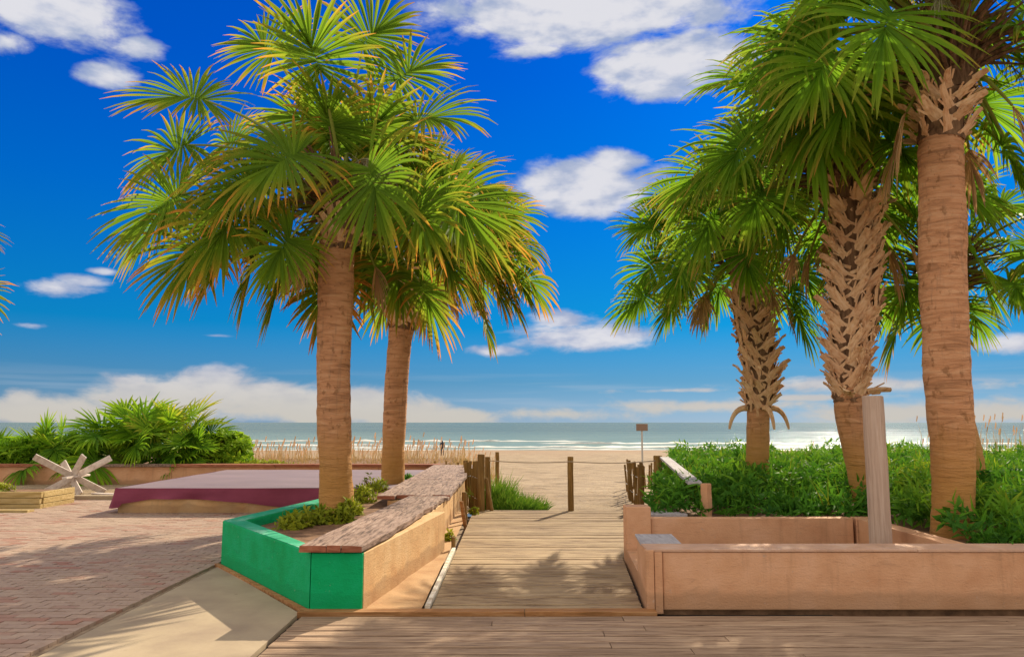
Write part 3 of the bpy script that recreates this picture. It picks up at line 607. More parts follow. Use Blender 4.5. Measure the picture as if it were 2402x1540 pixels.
# ------------------------------------------------------------------ palms
G = Vector((0, 0, -1))
def make_blade(b, hub, d0, Rb, rng, nseg=46, droop=1.0, dry=0.0, bend=.9, tmax=R(150), roll=0.0, hz=None):
    d0 = d0.normalized(); up = Vector((0, 0, 1))
    side = d0.cross(up)
    if hz is not None and hz.length > .05 and abs(d0.z) > .6:
        side = Vector((hz.x, hz.y, 0)).normalized().cross(up)
        side = side - d0 * side.dot(d0)
    side.normalize(); side = Matrix.Rotation(roll, 3, d0) @ side
    nrm = side.cross(d0).normalized()
    Lc = Rb * .34; NS = 6
    # costa
    cp = [hub]; cd = [d0]; d = d0.copy()
    for i in range(4):
        d = (d + G * bend * .14 * (1 - .3 * max(0, -d.z))).normalized(); cp.append(cp[-1] + d * Lc / 4); cd.append(d)
    dth = 2 * tmax / nseg
    for k in range(nseg):
        th = -tmax + (k + .5) * dth + rng.uniform(-.045, .045); a = abs(th) / tmax
        ci = (1 - a) ** 1.2 * 4; i0 = min(int(ci), 3); f = ci - i0
        p = cp[i0].lerp(cp[i0 + 1], f) ; dd = cd[i0].lerp(cd[i0 + 1], f).normalized(); nn = side.cross(dd).normalized()
        dr = (dd * math.cos(th) + side * math.sin(th) + nn * (.16 * math.sin(abs(th)) + rng.uniform(-.07, .07))).normalized()
        Ls = Rb * (1.0 - .30 * a) * rng.uniform(.80, 1.10) - Lc * .5 * (1 - a); rn = rng.random()
        stiff = rng.uniform(.6, 1.35) * droop
        split = .52; vs_ = []; cols = []; wmax = 2 * math.sin(dth / 2) * Ls * split * 1.22
        for i in range(NS + 1):
            t_ = i / NS
            if i:
                dr = (dr + G * stiff * (.02 + .25 * t_ * t_) * (1.0 - .6 * max(0, -dr.z) ** 2)).normalized()
                p = p + dr * (Ls / NS)
            w = .020 + (wmax - .020) * (t_ / split) if t_ < split else wmax * (1 - (t_ - split) / (1 - split)) ** .75
            w = max(w, .004) / 2; w = min(w, .045)
            ax = dr.cross(nn).normalized()
            vs_ += [p - ax * w + nn * w * .42, p - nn * w * .25, p + ax * w + nn * w * .42]
            cols += [(t_, rn, dry, 1)] * 3
        b.add(vs_, [(3 * i + q, 3 * i + q + 1, 3 * i + 4 + q, 3 * i + 3 + q) for i in range(NS) for q in (0, 1)], 0, cols)
def make_frond(root, base, hub, rng, Rb=1.05, droop=1.0, dry=0.0, mat='frond', nseg=46, dirv=None, roll=None, tmax=R(150)):
    b = MB(); Rb *= 1.03; d = hub - base; L = d.length; out = d.normalized()
    sagv = L * .13; pts = []; n = 7
    # petiole arches: leaves the crown steeper than its chord
    for i in range(n + 1):
        t_ = i / n; pts.append(base.lerp(hub, t_) + Vector((0, 0, 1)) * sagv * 4 * t_ * (1 - t_) * .5)
    b.tube(pts, [.03 - .017 * i / n for i in range(n + 1)], 6, m=1, cap=False, colf=lambda i, k: (0, .5, 0, 1))
    dd = dirv.normalized() if dirv is not None else ((pts[-1] - pts[-2]).normalized() + Vector((rng.uniform(-.12, .12), rng.uniform(-.12, .12), -.42)))
    make_blade(b, pts[-1], dd, Rb * rng.uniform(.88, 1.08), rng, nseg, droop * rng.uniform(.8, 1.25), dry + rng.uniform(-.04, .10), roll=(math.copysign(rng.uniform(.2, 1.05), dd.x) if rng.random() < .65 else rng.uniform(-.8, .8)) if roll is None else roll, hz=Vector((d.x, d.y, 0)), tmax=tmax)
    return b.build('frond', [M[mat], M['petiole']], root)
boot_protos = []
def boot_mesh(rng, long_=1.0):
    b = MB()
    # strap cross sections from the trunk outwards, splitting into two feet below
    path = [(0, .015, -.02), (0, .045, .07), (0, .085, .17), (0, .14, .26 * long_), (0, .20, .32 * long_)]
    wid = [.10, .085, .07, .06, .05]; vs_ = []
    for (x, y, z), w in zip(path, wid):
        j = rng.uniform(-.01, .01)
        vs_ += [(x - w + j, y - .012, z), (x - w * .5 + j, y + .008, z), (x + w * .5 + j, y + .008, z), (x + w + j, y - .012, z), (x + w * .5 + j, y - .010, z), (x - w * .5 + j, y - .010, z)]
    fs = [(6 * i + k, 6 * i + (k + 1) % 6, 6 * i + 6 + (k + 1) % 6, 6 * i + 6 + k) for i in range(len(path) - 1) for k in range(6)] + [tuple(range(24, 30))]
    b.add(vs_, fs)
    for s_ in (-1, 1):
        b.board((s_ * .05, .02, .03), (s_ * .15, -.03, -.16), .055, .014, up=(0, 1, 0)); b.board((s_ * .07, .055, .12), (s_ * .12, .10, .26), .03, .01, up=(0, 1, 0))
    return b
def add_boots(root, path, za, zb, rows, per, rng, r_off, scale=1.0, out=0.0, jit=.10):
    sb = MB(); zz_ = [za - .02 + (zb - za + .06) * i / 12 for i in range(13)]; sb.tube([(path(z)[0], path(z)[1], z) for z in zz_], [path(z)[2] + r_off(z) + .012 for z in zz_], 18, jitter=.05, cap=False); sb.build('fibre_sleeve', M['fibre'], root)
    """path(z) -> (x, y, radius)"""
    for r_ in range(rows):
        z = za + (zb - za) * (r_ + .5) / rows
        for k in range(per):
            a = 2 * math.pi * (k + .5 * (r_ % 2)) / per + rng.uniform(-.12, .12); zz = z + rng.uniform(-.03, .03)
            x, y, rad = path(zz); rr = rad + r_off(zz)
            loc = Vector((x + math.cos(a) * rr, y + math.sin(a) * rr, zz)); s_ = scale * rng.uniform(.8, 1.2)
            tilt = (1 if (k + r_) % 2 else -1) * rng.uniform(.35, .75)
            m3 = Matrix.Rotation(a - math.pi / 2, 3, 'Z') @ Matrix.Rotation(tilt, 3, 'Y') @ Matrix.Rotation(-(out + rng.uniform(-jit, jit)), 3, 'X')
            pr = rng.choice(BOOTS)
            o = bpy.data.objects.new('leaf_base', pr); C.objects.link(o); o.parent = root; o.location = loc - wloc(root); o.rotation_euler = m3.to_euler(); o.scale = (s_, s_, s_)
BOOTS = []
for i in range(5):
    o = boot_mesh(random.Random(i), 1 + .1 * i).build('leaf_base', M['husk']); BOOTS.append(o.data); bpy.data.objects.remove(o)
def make_trunk(root, pts, rads, rng, ringed=1.0):
    """pts: 3D path bottom to top; smooth interpolation with bulges and leaf-scar rings"""
    n = 110; P3 = []; RR = []
    def interp(t_):
        s_ = t_ * (len(pts) - 1); k = min(int(s_), len(pts) - 2); f = s_ - k; f = f * f * (3 - 2 * f) * .5 + f * .5
        return pts[k].lerp(pts[k + 1], f), rads[k] + (rads[k + 1] - rads[k]) * f
    vs_ = []; N_ = 28
    for i in range(n + 1):
        p, r = interp(i / n)
        for k in range(N_):
            th = 2 * math.pi * k / N_
            ring = .5 + .5 * math.sin(p.z * 46 + 2.2 * noise.noise((math.cos(th), math.sin(th), p.z * 1.5)) )
            rr = r * (1 + .03 * noise.noise((math.cos(th) * 1.3, math.sin(th) * 1.3, p.z * 1.1 + r * 50)) * 2 + ringed * .013 * (ring - .5) + .055 * noise.noise((math.cos(th) * 4, math.sin(th) * 4, p.z * 7)) + .05 * noise.noise((math.cos(th), math.sin(th), p.z * 2.5 + 9)))
            vs_.append((p.x + math.cos(th) * rr, p.y + math.sin(th) * rr, p.z))
    b = MB(); b.add(vs_, [(i * N_ + k, i * N_ + (k + 1) % N_, (i + 1) * N_ + (k + 1) % N_, (i + 1) * N_ + k) for i in range(n) for k in range(N_)] + [tuple(range(n * N_, (n + 1) * N_))])
    b.build('trunk', M['bark'], root, smooth=True)
    zs = [interp(i / 200) for i in range(201)]
    def path(z):
        best = min(zs, key=lambda q: abs(q[0].z - z)); return best[0].x, best[0].y, best[1]
    return path
def crown(root, c, rng, n=34, Lp=1.45, Rb=1.05, mat='frond', hi=82, lo=-38, droop=1.0, dry=0.0, skip=None, nseg=44, a0=0.0):
    for i in range(n):
        t_ = (i + .5) / n; az = a0 + i * 2.39996 + rng.uniform(-.15, .15); el = R(hi + (lo - hi) * t_ ** .85 + rng.uniform(-6, 6))
        l = Lp * (.70 + .36 * min(1, t_ * 2.2)) * rng.uniform(.62, 1.12)
        dv = Vector((math.cos(az) * math.cos(el), math.sin(az) * math.cos(el), math.sin(el)))
        if skip and skip(dv): continue
        base = c + Vector((dv.x * .12, dv.y * .12, -.25 * t_)); hub = base + dv * l
        make_frond(root, base, hub, rng, Rb * (1 - .12 * t_), droop * (.55 + .75 * t_), dry + (.22 * max(0, t_ - .75) / .25 if rng.random() < .5 else 0), mat, nseg)
def seed_stalks(root, c, rng, n=6, L=1.2):
    for i in range(n):
        b = MB(); az = rng.uniform(0, 6.28); p = c.copy(); d = Vector((math.cos(az), math.sin(az), .9)).normalized(); pts = [p]
        for k in range(9):
            d = (d + G * .18).normalized(); p = p + d * L / 9; pts.append(p)
            if k > 1:
                for q in range(3):
                    e = (d + Vector((rng.uniform(-1, 1), rng.uniform(-1, 1), rng.uniform(-1, .4)))).normalized(); pp = [p]; 
                    for _ in range(4): e = (e + G * .3 + Vector((rng.uniform(-.25, .25),) * 3)).normalized(); pp.append(pp[-1] + e * .075)
                    b.tube(pp, [.006, .005, .004, .003, .002], 4, cap=False)
        b.tube(pts, [.018 - .0014 * k for k in range(10)], 5, cap=False); b.build('seed_stalk', M['stalk'], root)
def heart(root, c, r, rng):
    """fibrous core where petioles crowd together"""
    b = MB(); 
    for i in range(110):
        a = rng.uniform(0, 6.28); e = rng.uniform(-.1, 1.3); d = Vector((math.cos(a) * math.cos(e), math.sin(a) * math.cos(e), math.sin(e)))
        s_ = c + Vector((math.cos(a) * r * .7, math.sin(a) * r * .7, rng.uniform(-.55, .1)))
        b.tube([s_, s_ + d * .22 + Vector((0, 0, .03)), s_ + d * rng.uniform(.35, .85)], [.03, .024, .006], 5, cap=False)
    b.tube([c + Vector((0, 0, -.6)), c + Vector((0, 0, -.2)), c + Vector((0, 0, .15))], [r * .95, r * .9, r * .3], 14, jitter=.08)
    b.build('crown_heart', M['fibre'], root, smooth=False)

def pxpath(L, Y, dy=0): return [P(x, y, Y=Y + dy * i) for i, (x, y) in enumerate(L)]
def dead_fronds(root, c, rng, n=4, L=.8):
    for i in range(n):
        a = rng.uniform(0, 6.28); dv = Vector((math.cos(a) * .55, math.sin(a) * .55, -.75)).normalized(); base = c + Vector((math.cos(a) * .15, math.sin(a) * .15, -.35))
        make_frond(root, base, base + dv * L * rng.uniform(.7, 1.2), rng, rng.uniform(.45, .75), 2.5, .75, 'deadfrond', 16, dirv=Vector((dv.x, dv.y, -1.9)), tmax=R(55))
# --- palm one: left foreground
rng = random.Random(11)
Y1 = 9.93; pts = pxpath([(790, 1215), (786, 1100), (783, 980), (783, 850), (787, 720), (790, 590), (795, 520)], Y1); rads = [.23, .205, .21, .215, .225, .225, .19]
p1 = empty('palm_tree', pts[0], 'smooth trunked cabbage palm rising behind the green planter walls, nearest on the left', 'palm tree')
path1 = make_trunk(p1, pts, rads, rng); c1 = P(805, 440, Y=Y1); heart(p1, c1, .2, rng)
add_boots(p1, path1, c1.z - .85, c1.z - .3, 4, 6, rng, lambda z: -.01, .55, .1)
for hx, hy, dy, Rb, dp, dx in [  # fronds whose hub can be seen: pixel, nearer/farther, blade radius, droop, blade axis
    (750, 165, -.8, 1.18, .45, (-.15, -.7, .75)), (480, 235, -.3, 1.12, .55, (-.9, -.35, .25)), (965, 285, -.5, 1.10, .7, (.8, -.5, .2)),
    (700, 360, -1.25, 1.1, 1.1, (-.75, -.45, -.4)), (865, 395, -1.3, 1.35, 1.3, (.35, -.45, -.8)), (430, 455, -.3, 1.2, 1.0, (-.85, -.3, -.45)),
    (560, 500, -.9, 1.1, 1.0, (-.6, -.4, -.75)), (1040, 450, -.6, 1.25, 1.0, (.75, -.35, -.55)), (640, 130, .5, 1.1, .5, (-.5, .3, .8)), (850, 110, .4, 1.1, .5, (.3, .3, .9)),
    (560, 330, .8, 1.0, .8, (-.8, .5, .2)), (960, 480, -1.1, 1.0, 1.3, (.6, -.6, -.5)), (520, 560, .5, 1.0, 1.3, (-.7, .3, -.6)), (680, 560, -1.0, .8, 1.2, (-.4, -.6, -.7)), (395, 500, .5, 1.1, 1.2, (-.85, .2, -.5)), (490, 560, -.5, 1.05, 1.2, (-.65, -.3, -.7)), (600, 600, .4, 1.0, 1.3, (-.4, .3, -.8)), (440, 340, .3, 1.05, .9, (-.9, .1, -.1)), (1010, 560, .2, 1.0, 1.2, (.6, .2, -.7)), (600, 420, -1.0, 1.0, 1.2, (-.7, -.5, -.5)), (930, 190, .5, 1.05, .6, (.5, .3, .8))]:
    h = P(hx, hy, Y=Y1 + dy); d = Vector(dx); make_frond(p1, c1 + Vector((0, -.05, 0)), h, rng, Rb, dp, 0, 'frond', 50, dirv=d, roll=(math.copysign(rng.uniform(.75, 1.15), d.x) if abs(d.x) > .3 else 0))
crown(p1, c1, rng, 62, 1.30, 1.05, 'frond', 80, -42, skip=lambda d: d.y < -.35, a0=1)
dead_fronds(p1, c1, rng)
seed_stalks(p1, c1 + Vector((0, -.1, 0)), rng, 9, 1.3)
# --- palm two: behind it
rng = random.Random(23)
Y2 = 14.0; pts = pxpath([(920, 1150), (922, 1050), (928, 930), (936, 820), (945, 740), (965, 650), (985, 590)], Y2); rads = [.21, .20, .21, .215, .23, .25, .2]
p2 = empty('palm_tree', pts[0], 'second cabbage palm in the left planter with slight curve and pinkish husks', 'palm tree')
path2 = make_trunk(p2, pts, rads, rng); c2 = P(1010, 540, Y=Y2); heart(p2, c2, .24, rng)
add_boots(p2, path2, P(0, 770, Y=Y2).z, P(0, 620, Y=Y2).z, 7, 7, rng, lambda z: .0, .85, .1, .25)
crown(p2, c2, rng, 56, 1.35, 1.0, 'frond', 80, -42, 1.0, skip=lambda d: d.y < -.25 and d.z < .12 and d.x < .6, a0=.3)
for hx, hy, dy in ((1190, 690, -.4), (1130, 740, .2), (760, 700, .3), (720, 610, -.3), (1200, 560, .3), (1160, 620, -.6), (1090, 640, -.8), (1225, 640, .1)):
    h = P(hx, hy, Y=Y2 + dy); make_frond(p2, c2 - Vector((0, 0, .3)), h, rng, .85, 1.6, .12, 'frond', 30)
dead_fronds(p2, c2, rng, 5)
seed_stalks(p2, c2, rng, 6, 1.5)
# --- palm three: right foreground
rng = random.Random(31)
Y3 = 7.65; pts = pxpath([(2232, 1262), (2236, 1150), (2234, 1040), (2222, 900), (2212, 700), (2208, 500), (2205, 350), (2208, 270)], Y3); rads = [.185, .192, .196, .215, .212, .222, .215, .19]
p3 = empty('palm_tree', pts[0], 'tall smooth trunked palm nearest on the right with yellowed trunk foot', 'palm tree')
path3 = make_trunk(p3, pts, rads, rng, 1.5); c3 = P(2225, 90, Y=Y3); heart(p3, c3, .24, rng)
add_boots(p3, path3, P(0, 330, Y=Y3).z, P(0, 215, Y=Y3).z, 5, 7, rng, lambda z: .0, .62, .35, .3)
for hx, hy, dy, Rb, dp, dx in [(2090, 30, -.9, 1.15, 1.0, (-.5, -.45, -.65)), (1960, 20, -.1, 1.0, 1.15, (-.9, -.2, -.1)), (2380, 60, -.3, 1.0, 1.2, (.8, -.3, -.3)), (1880, 60, .8, 1.0, 1.0, (-.9, .2, 0)),
                               (2340, 330, .3, .95, 1.3, (.6, .1, -.7)), (2110, 190, .8, .9, 1.3, (-.5, .2, -.8)), (2020, 190, .4, 1.0, 1.3, (-.6, .1, -.6)), (2400, 420, .5, .9, 1.3, (.5, .2, -.7))]:
    make_frond(p3, c3 + Vector((0, 0, -.1)), P(hx, hy, Y=Y3 + dy), rng, Rb, dp, 0, 'frond2', 48, dirv=Vector(dx), roll=(math.copysign(rng.uniform(.6, 1.0), dx[0]) if abs(dx[0]) > .3 else 0))
crown(p3, c3 + Vector((0, 0, .1)), rng, 50, 1.3, 1.0, 'frond2', 80, -20, skip=lambda d: d.y < -.45 and d.z < .5)
dead_fronds(p3, c3, rng)
seed_stalks(p3, c3, rng, 7, 1.2)
# --- palm four: the one clad in criss-cross leaf bases
rng = random.Random(41)
Y4 = 9.72; pts = pxpath([(2040, 1215), (2028, 1150), (2008, 1040), (1992, 950), (1990, 850), (2000, 740), (2008, 620), (2005, 520), (1995, 450)], Y4); rads = [.15, .165, .18, .19, .20, .21, .21, .20, .19]
p4 = empty('palm_tree', pts[0], 'palm with thick criss-cross husk cladding beside the tall grey post', 'palm tree')
path4 = make_trunk(p4, pts, rads, rng); c4 = P(1975, 370, Y=Y4); heart(p4, c4, .28, rng)
zt = P(0, 470, Y=Y4).z; zb_ = P(0, 930, Y=Y4).z
add_boots(p4, path4, zb_, zt, 24, 8, rng, lambda z: -.02 + .085 * min(1, max(0, (z - zb_) / 1.2)), .64, .02, .22)
add_boots(p4, path4, zt - .3, zt + .15, 3, 8, rng, lambda z: .04, .85, .3, .3)
add_boots(p4, path4, zb_ - .05, zb_ + .25, 2, 3, rng, lambda z: -.01, .75, .55, .4)
for hx, hy, dy, Rb, dp, dx in [(1905, 215, -1.0, 1.45, 1.3, (-.15, -.4, -.9)), (1760, 330, -.5, 1.15, 1.0, (-.75, -.4, -.5)), (1700, 400, .3, 1.05, 1.0, (-.95, 0, 0)), (1800, 190, .4, 1.05, .8, (-.8, .1, .35)),
                               (2080, 330, -1.0, .9, 1.3, (.4, -.6, -.6)), (1790, 450, -.6, .95, 1.3, (-.6, -.4, -.6)), (2130, 420, .3, .95, 1.3, (.7, .1, -.6)), (1850, 480, .2, .85, 1.4, (-.4, 0, -.8))]:
    make_frond(p4, c4, P(hx, hy, Y=Y4 + dy), rng, Rb, dp, 0, 'frond2', 52, dirv=Vector(dx), roll=(math.copysign(rng.uniform(.6, 1.0), dx[0]) if abs(dx[0]) > .3 else 0))
crown(p4, c4, rng, 52, 1.35, 1.0, 'frond2', 78, -25, skip=lambda d: d.y < -.3 and d.z < .6, a0=2)
dead_fronds(p4, c4 + Vector((0, 0, -.1)), rng, 5)
seed_stalks(p4, c4, rng, 5, 1.1)
# --- palm five: leaning, husky, left in the right group
rng = random.Random(53)
Y5 = 12.9; pts = pxpath([(1778, 1160), (1776, 1080), (1778, 990), (1782, 900), (1775, 820), (1755, 740), (1740, 660), (1732, 600)], Y5); rads = [.20, .19, .18, .20, .20, .20, .19, .17]
p5 = empty('palm_tree', pts[0], 'leaning palm with ragged husks in the middle of the scene, leftmost in the right bed', 'palm tree')
path5 = make_trunk(p5, pts, rads, rng); c5 = P(1730, 560, Y=Y5); heart(p5, c5, .2, rng)
z5b, z5t = P(0, 960, Y=Y5).z, P(0, 690, Y=Y5).z
add_boots(p5, path5, z5b, z5t, 15, 7, rng, lambda z: -.01 + .06 * math.sin(math.pi * min(1, max(0, (z - z5b) / (z5t - z5b)))), 0.72, .03, .35)
for a in (math.pi * .98, .05, -math.pi * .45):
    b = MB(); x, y, r_ = path5(z5b); pp = [Vector((x + math.cos(a) * r_, y + math.sin(a) * r_, z5b + .02))]; d = Vector((math.cos(a), math.sin(a), .5)).normalized()
    for _ in range(8): d = (d + G * .38).normalized(); pp.append(pp[-1] + d * .065)
    b.tube(pp, [.05, .05, .046, .042, .038, .034, .03, .026, .018], 6); b.build('hanging_husk', M['husk'], p5)
for hx, hy, dy, Rb, dp, dx in [(1745, 575, -1.0, 1.0, 1.0, (0, -.4, -.9)), (1540, 540, -.2, .85, .6, (-.8, -.3, .3)), (1520, 690, .1, .85, 1.3, (-.9, -.1, -.4)), (1610, 620, -.5, .95, 1.3, (-.6, -.4, -.55)), (1860, 720, .2, .9, 1.5, (.35, -.2, -.85)), (1590, 460, .3, .95, .9, (-.7, .2, .3))]:
    make_frond(p5, c5, P(hx, hy, Y=Y5 + dy), rng, Rb, dp, 0, 'frond2', 46, dirv=Vector(dx), roll=(math.copysign(rng.uniform(.6, 1.0), dx[0]) if abs(dx[0]) > .3 else 0))
crown(p5, c5, rng, 50, 1.2, .95, 'frond2', 80, -42, skip=lambda d: d.y < -.3 and d.z < .5, a0=.7)
# --- palm six: behind palm three
rng = random.Random(67)
Y6 = 11.2; pts = pxpath([(2268, 1150), (2252, 1060), (2230, 960), (2212, 880), (2200, 780), (2195, 700)], Y6); rads = [.30, .28, .27, .27, .2, .18]
p6 = empty('palm_tree', pts[0], 'leaning palm almost hidden behind the tall smooth trunk on the right', 'palm tree')
make_trunk(p6, pts, rads, rng); c6 = P(2215, 610, Y=Y6); heart(p6, c6, .2, rng)
dead_fronds(p5, c5, rng, 4)
crown(p6, c6, rng, 34, 1.2, .9, 'frond2', 80, -35, a0=.4)
# --- palm seven: outside the left edge, one frond reaches in
rng = random.Random(71)
c7 = Vector((-10.3, 12.3, 4.15))
p7 = empty('palm_tree', (-10.4, 12.3, .0), 'palm at the far left edge of the picture with only frond tips showing', 'palm tree')
make_trunk(p7, [Vector((-10.4, 12.3, -.05)), Vector((-10.38, 12.3, 1.5)), Vector((-10.33, 12.3, 3)), Vector((-10.3, 12.3, 4.1))], [.22, .2, .21, .18], rng); heart(p7, c7, .2, rng)
crown(p7, c7, rng, 26, 1.05, .9, 'frond', 80, -30, skip=lambda d: d.x > .75)
make_frond(p7, c7, P(-95, 680, Y=12.2), rng, .85, 1.0, .05, 'frond', 44, dirv=Vector((.95, -.15, -.1)))

# ------------------------------------------------------------------ leafy ground cover and shrubs
def leaf(b, p, d, n, L, w, t0, rn):
    s_ = d.cross(n)
    if s_.length < .05: s_ = Vector((1, 0, 0))
    s_.normalize(); n2 = s_.cross(d)
    q = p + d * L * .5 + n2 * L * .06
    b.add([p, q - s_ * w + n2 * w * .3, q + s_ * w + n2 * w * .3, p + d * L - n2 * L * .12, q], [(0, 4, 1), (0, 2, 4), (1, 4, 3), (4, 2, 3)], 0, [(t0, rn, 0, 1), (t0 + .15, rn, 0, 1), (t0 + .15, rn, 0, 1), (t0 + .3, rn, 0, 1), (t0, rn, 0, 1)])
def rv(rng, zlo=-.3, zhi=1.0):
    a = rng.uniform(0, 6.283); z = rng.uniform(zlo, zhi); r = math.sqrt(max(0, 1 - z * z)) if abs(z) < 1 else 0
    return Vector((math.cos(a) * r, math.sin(a) * r, z)).normalized()
rng = random.Random(5)
b = MB()
def bed_h(x, y): return .40 + .08 + .26 * max(0, noise.noise((x * .8, y * .8, 3)) + .45) + .22 * max(0, noise.noise((x * 2.3, y * 2.3, 8)) + .3) + .008 * (y - 7)
def in_bed(x, y):
    if y < 6.85 or y > 20 or x > .72 * y + .4: return False
    if y < 8.85: return x > 4.05
    return x > 1.55 + max(0, (y - 9.0)) * .24
cnt = 0
while cnt < 11500:
    y = 6.8 + 13 * rng.random() ** 1.25; x = rng.uniform(1.5, 15)
    if not in_bed(x, y): continue
    h = bed_h(x, y); edge = min(1.0, max(.35, (y - 8.7) / .5 if x < 4.05 else (y - 6.7) / .8)); z = .38 + (h - .38) * edge * rng.uniform(.45, 1.08)
    if (x - 4.29) ** 2 + (y - 7.65) ** 2 < .06: continue
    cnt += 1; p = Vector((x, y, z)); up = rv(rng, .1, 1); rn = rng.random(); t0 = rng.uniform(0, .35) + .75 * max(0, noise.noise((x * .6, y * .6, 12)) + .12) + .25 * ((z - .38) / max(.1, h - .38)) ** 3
    k = rng.choice((3, 4, 5)); ph = rng.uniform(0, 6.28); ax = up.orthogonal().normalized()
    for i in range(k):
        d = (Matrix.Rotation(ph + i * 6.283 / k, 3, up) @ ax + up * rng.uniform(.1, .9)).normalized()
        L = rng.uniform(.08, .16); wr_ = rng.uniform(.15, .25)
        if rn > .6: L *= 1.7; wr_ = .07
        leaf(b, p, d, up, L, L * wr_, t0, rn)
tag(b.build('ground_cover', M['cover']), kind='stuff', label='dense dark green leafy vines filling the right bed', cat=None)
b = MB(); rg2 = random.Random(77)
for _ in range(330):
    y = rg2.uniform(7.2, 19.5); x = rg2.uniform(1.7, 15)
    if not in_bed(x, y): continue
    zt_ = bed_h(x, y) - .15; k = rg2.randint(3, 7)
    for q in range(k):
        d = Vector((rg2.uniform(-.45, .45), rg2.uniform(-.45, .45), 1)).normalized(); L = rg2.uniform(.2, .42); s_ = d.cross(Vector((0, 1, 0))).normalized() * .006; p = Vector((x + rg2.uniform(-.06, .06), y, zt_)); rn = rg2.random(); vs_ = []
        for i in range(4):
            vs_ += [p - s_ * (1 - i / 3.3), p + s_ * (1 - i / 3.3)]; d = (d + Vector((0, 0, -.22))).normalized(); p = p + d * L / 3
        b.add(vs_, [(2 * i, 2 * i + 1, 2 * i + 3, 2 * i + 2) for i in range(3)], 0, [(.55, rn, 0, 1)] * 8)
tag(b.build('wild_grass', M['yellowleaf']), kind='stuff')
# broad leaf mass behind the left back wall
b = MB(); rng = random.Random(6); cnt = 0
def hedge_h(x):
    return {True: 0}.get(False, 0) + .62 + .12 * noise.noise((x * 1.1, 0, 0)) + .06 * noise.noise((x * 4, 0, 4))
while cnt < 5200:
    x = rng.uniform(-16, -10.3); y = 18.75 + 2.6 * rng.random(); h = hedge_h(x) * min(1, .55 + (y - 18.7)); z = .40 + h * rng.random() ** .6
    cnt += 1; p = Vector((x, y, z)); up = rv(rng, 0, 1); rn = rng.random(); t0 = rng.uniform(.1, .55); ax = up.orthogonal().normalized(); ph = rng.uniform(0, 6.28)
    for i in range(4):
        d = (Matrix.Rotation(ph + i * 1.57, 3, up) @ ax + up * rng.uniform(.1, .9)).normalized(); L = rng.uniform(.10, .20); leaf(b, p, d, up, L, L * .22, t0, rn)
tag(b.build('hedge', M['hedge']), 'bright green leafy hedge growing behind the back wall at far left', 'hedge')
def leafy_bush(name, c, rx, ry, h, n, L, mat, label, cat, seed, wr=.25, group=None, t=.3):
    rng = random.Random(seed); b = MB()
    for _ in range(n):
        d0 = rv(rng, 0, 1); rr = rng.random() ** .4 * (1 + .25 * noise.noise(d0 * 2.2 + Vector((seed, 0, 0)))); p = Vector((c[0] + d0.x * rx * rr, c[1] + d0.y * ry * rr, c[2] + d0.z * h * rr))
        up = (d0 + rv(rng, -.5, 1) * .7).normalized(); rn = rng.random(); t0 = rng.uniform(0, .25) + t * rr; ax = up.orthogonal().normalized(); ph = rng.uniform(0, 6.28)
        for i in range(4):
            d = (Matrix.Rotation(ph + i * 1.57, 3, up) @ ax + up * rng.uniform(.1, .9)).normalized(); l = L * rng.uniform(.7, 1.3); leaf(b, p, d, up, l, l * wr, t0, rn)
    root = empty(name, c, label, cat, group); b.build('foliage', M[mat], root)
    sb = MB()
    for i in range(7):
        a = rng.uniform(0, 6.28); sb.tube([(c[0], c[1], c[2] - .03), (c[0] + math.cos(a) * rx * .3, c[1] + math.sin(a) * ry * .3, c[2] + h * .4), (c[0] + math.cos(a) * rx * .55, c[1] + math.sin(a) * ry * .55, c[2] + h * .75)], [.02, .013, .006], 5, cap=False)
    sb.build('stems', M['post'], root)
leafy_bush('round_bush', (-7.35, 19.9, .40), .75, .6, .85, 900, .16, 'hedge', 'rounded bright green bush at the right end of the shrubs behind the back wall', 'bush', 81, t=.5)
leafy_bush('low_bush', (-6.2, 19.2, .40), .9, .4, .14, 300, .09, 'yellowleaf', 'low olive green ground plant right of the round bush behind the back wall', 'plant', 82)
def fan_shrub(c, n, Lp, Rb, label, seed, dry=.0, lo=5, hi=85):
    rng = random.Random(seed); c = Vector(c); root = empty('fan_palm_shrub', c, label, 'shrub')
    for i in range(n):
        az = i * 2.4 + rng.uniform(-.3, .3); el = R(hi + (lo - hi) * (i + .5) / n + rng.uniform(-8, 8)); dv = Vector((math.cos(az) * math.cos(el), math.sin(az) * math.cos(el), math.sin(el)))
        make_frond(root, c + Vector((rng.uniform(-.2, .2), rng.uniform(-.15, .15), .02)), c + dv * Lp * rng.uniform(.75, 1.15) + Vector((rng.uniform(-.2, .2), 0, .02)), rng, Rb * rng.uniform(.8, 1.1), 1.1 if el < R(45) else .3, dry if el > R(60) else -.12, 'hedge' if True else 'frond2', 30)
fan_shrub((-9.75, 19.5, .40), 26, .95, .95, 'largest arching fan palm shrub with drooping leaves behind the back wall', 91)
fan_shrub((-8.55, 19.8, .40), 28, 1.05, .85, 'upright fan palm shrub with orange yellow tips behind the lilac platform', 92, .40)
fan_shrub((-11.55, 19.3, .40), 18, .65, .7, 'small spiky fan palm directly behind the crossed board stand', 93, .1, hi=88)
fan_shrub((-13.6, 20.2, .40), 14, .5, .6, 'fan palm poking out of the hedge at far left', 94, .1)
fan_shrub((-7.9, 19.3, .40), 12, .55, .62, 'low fan palm between the upright fan palm and the round bush', 95)
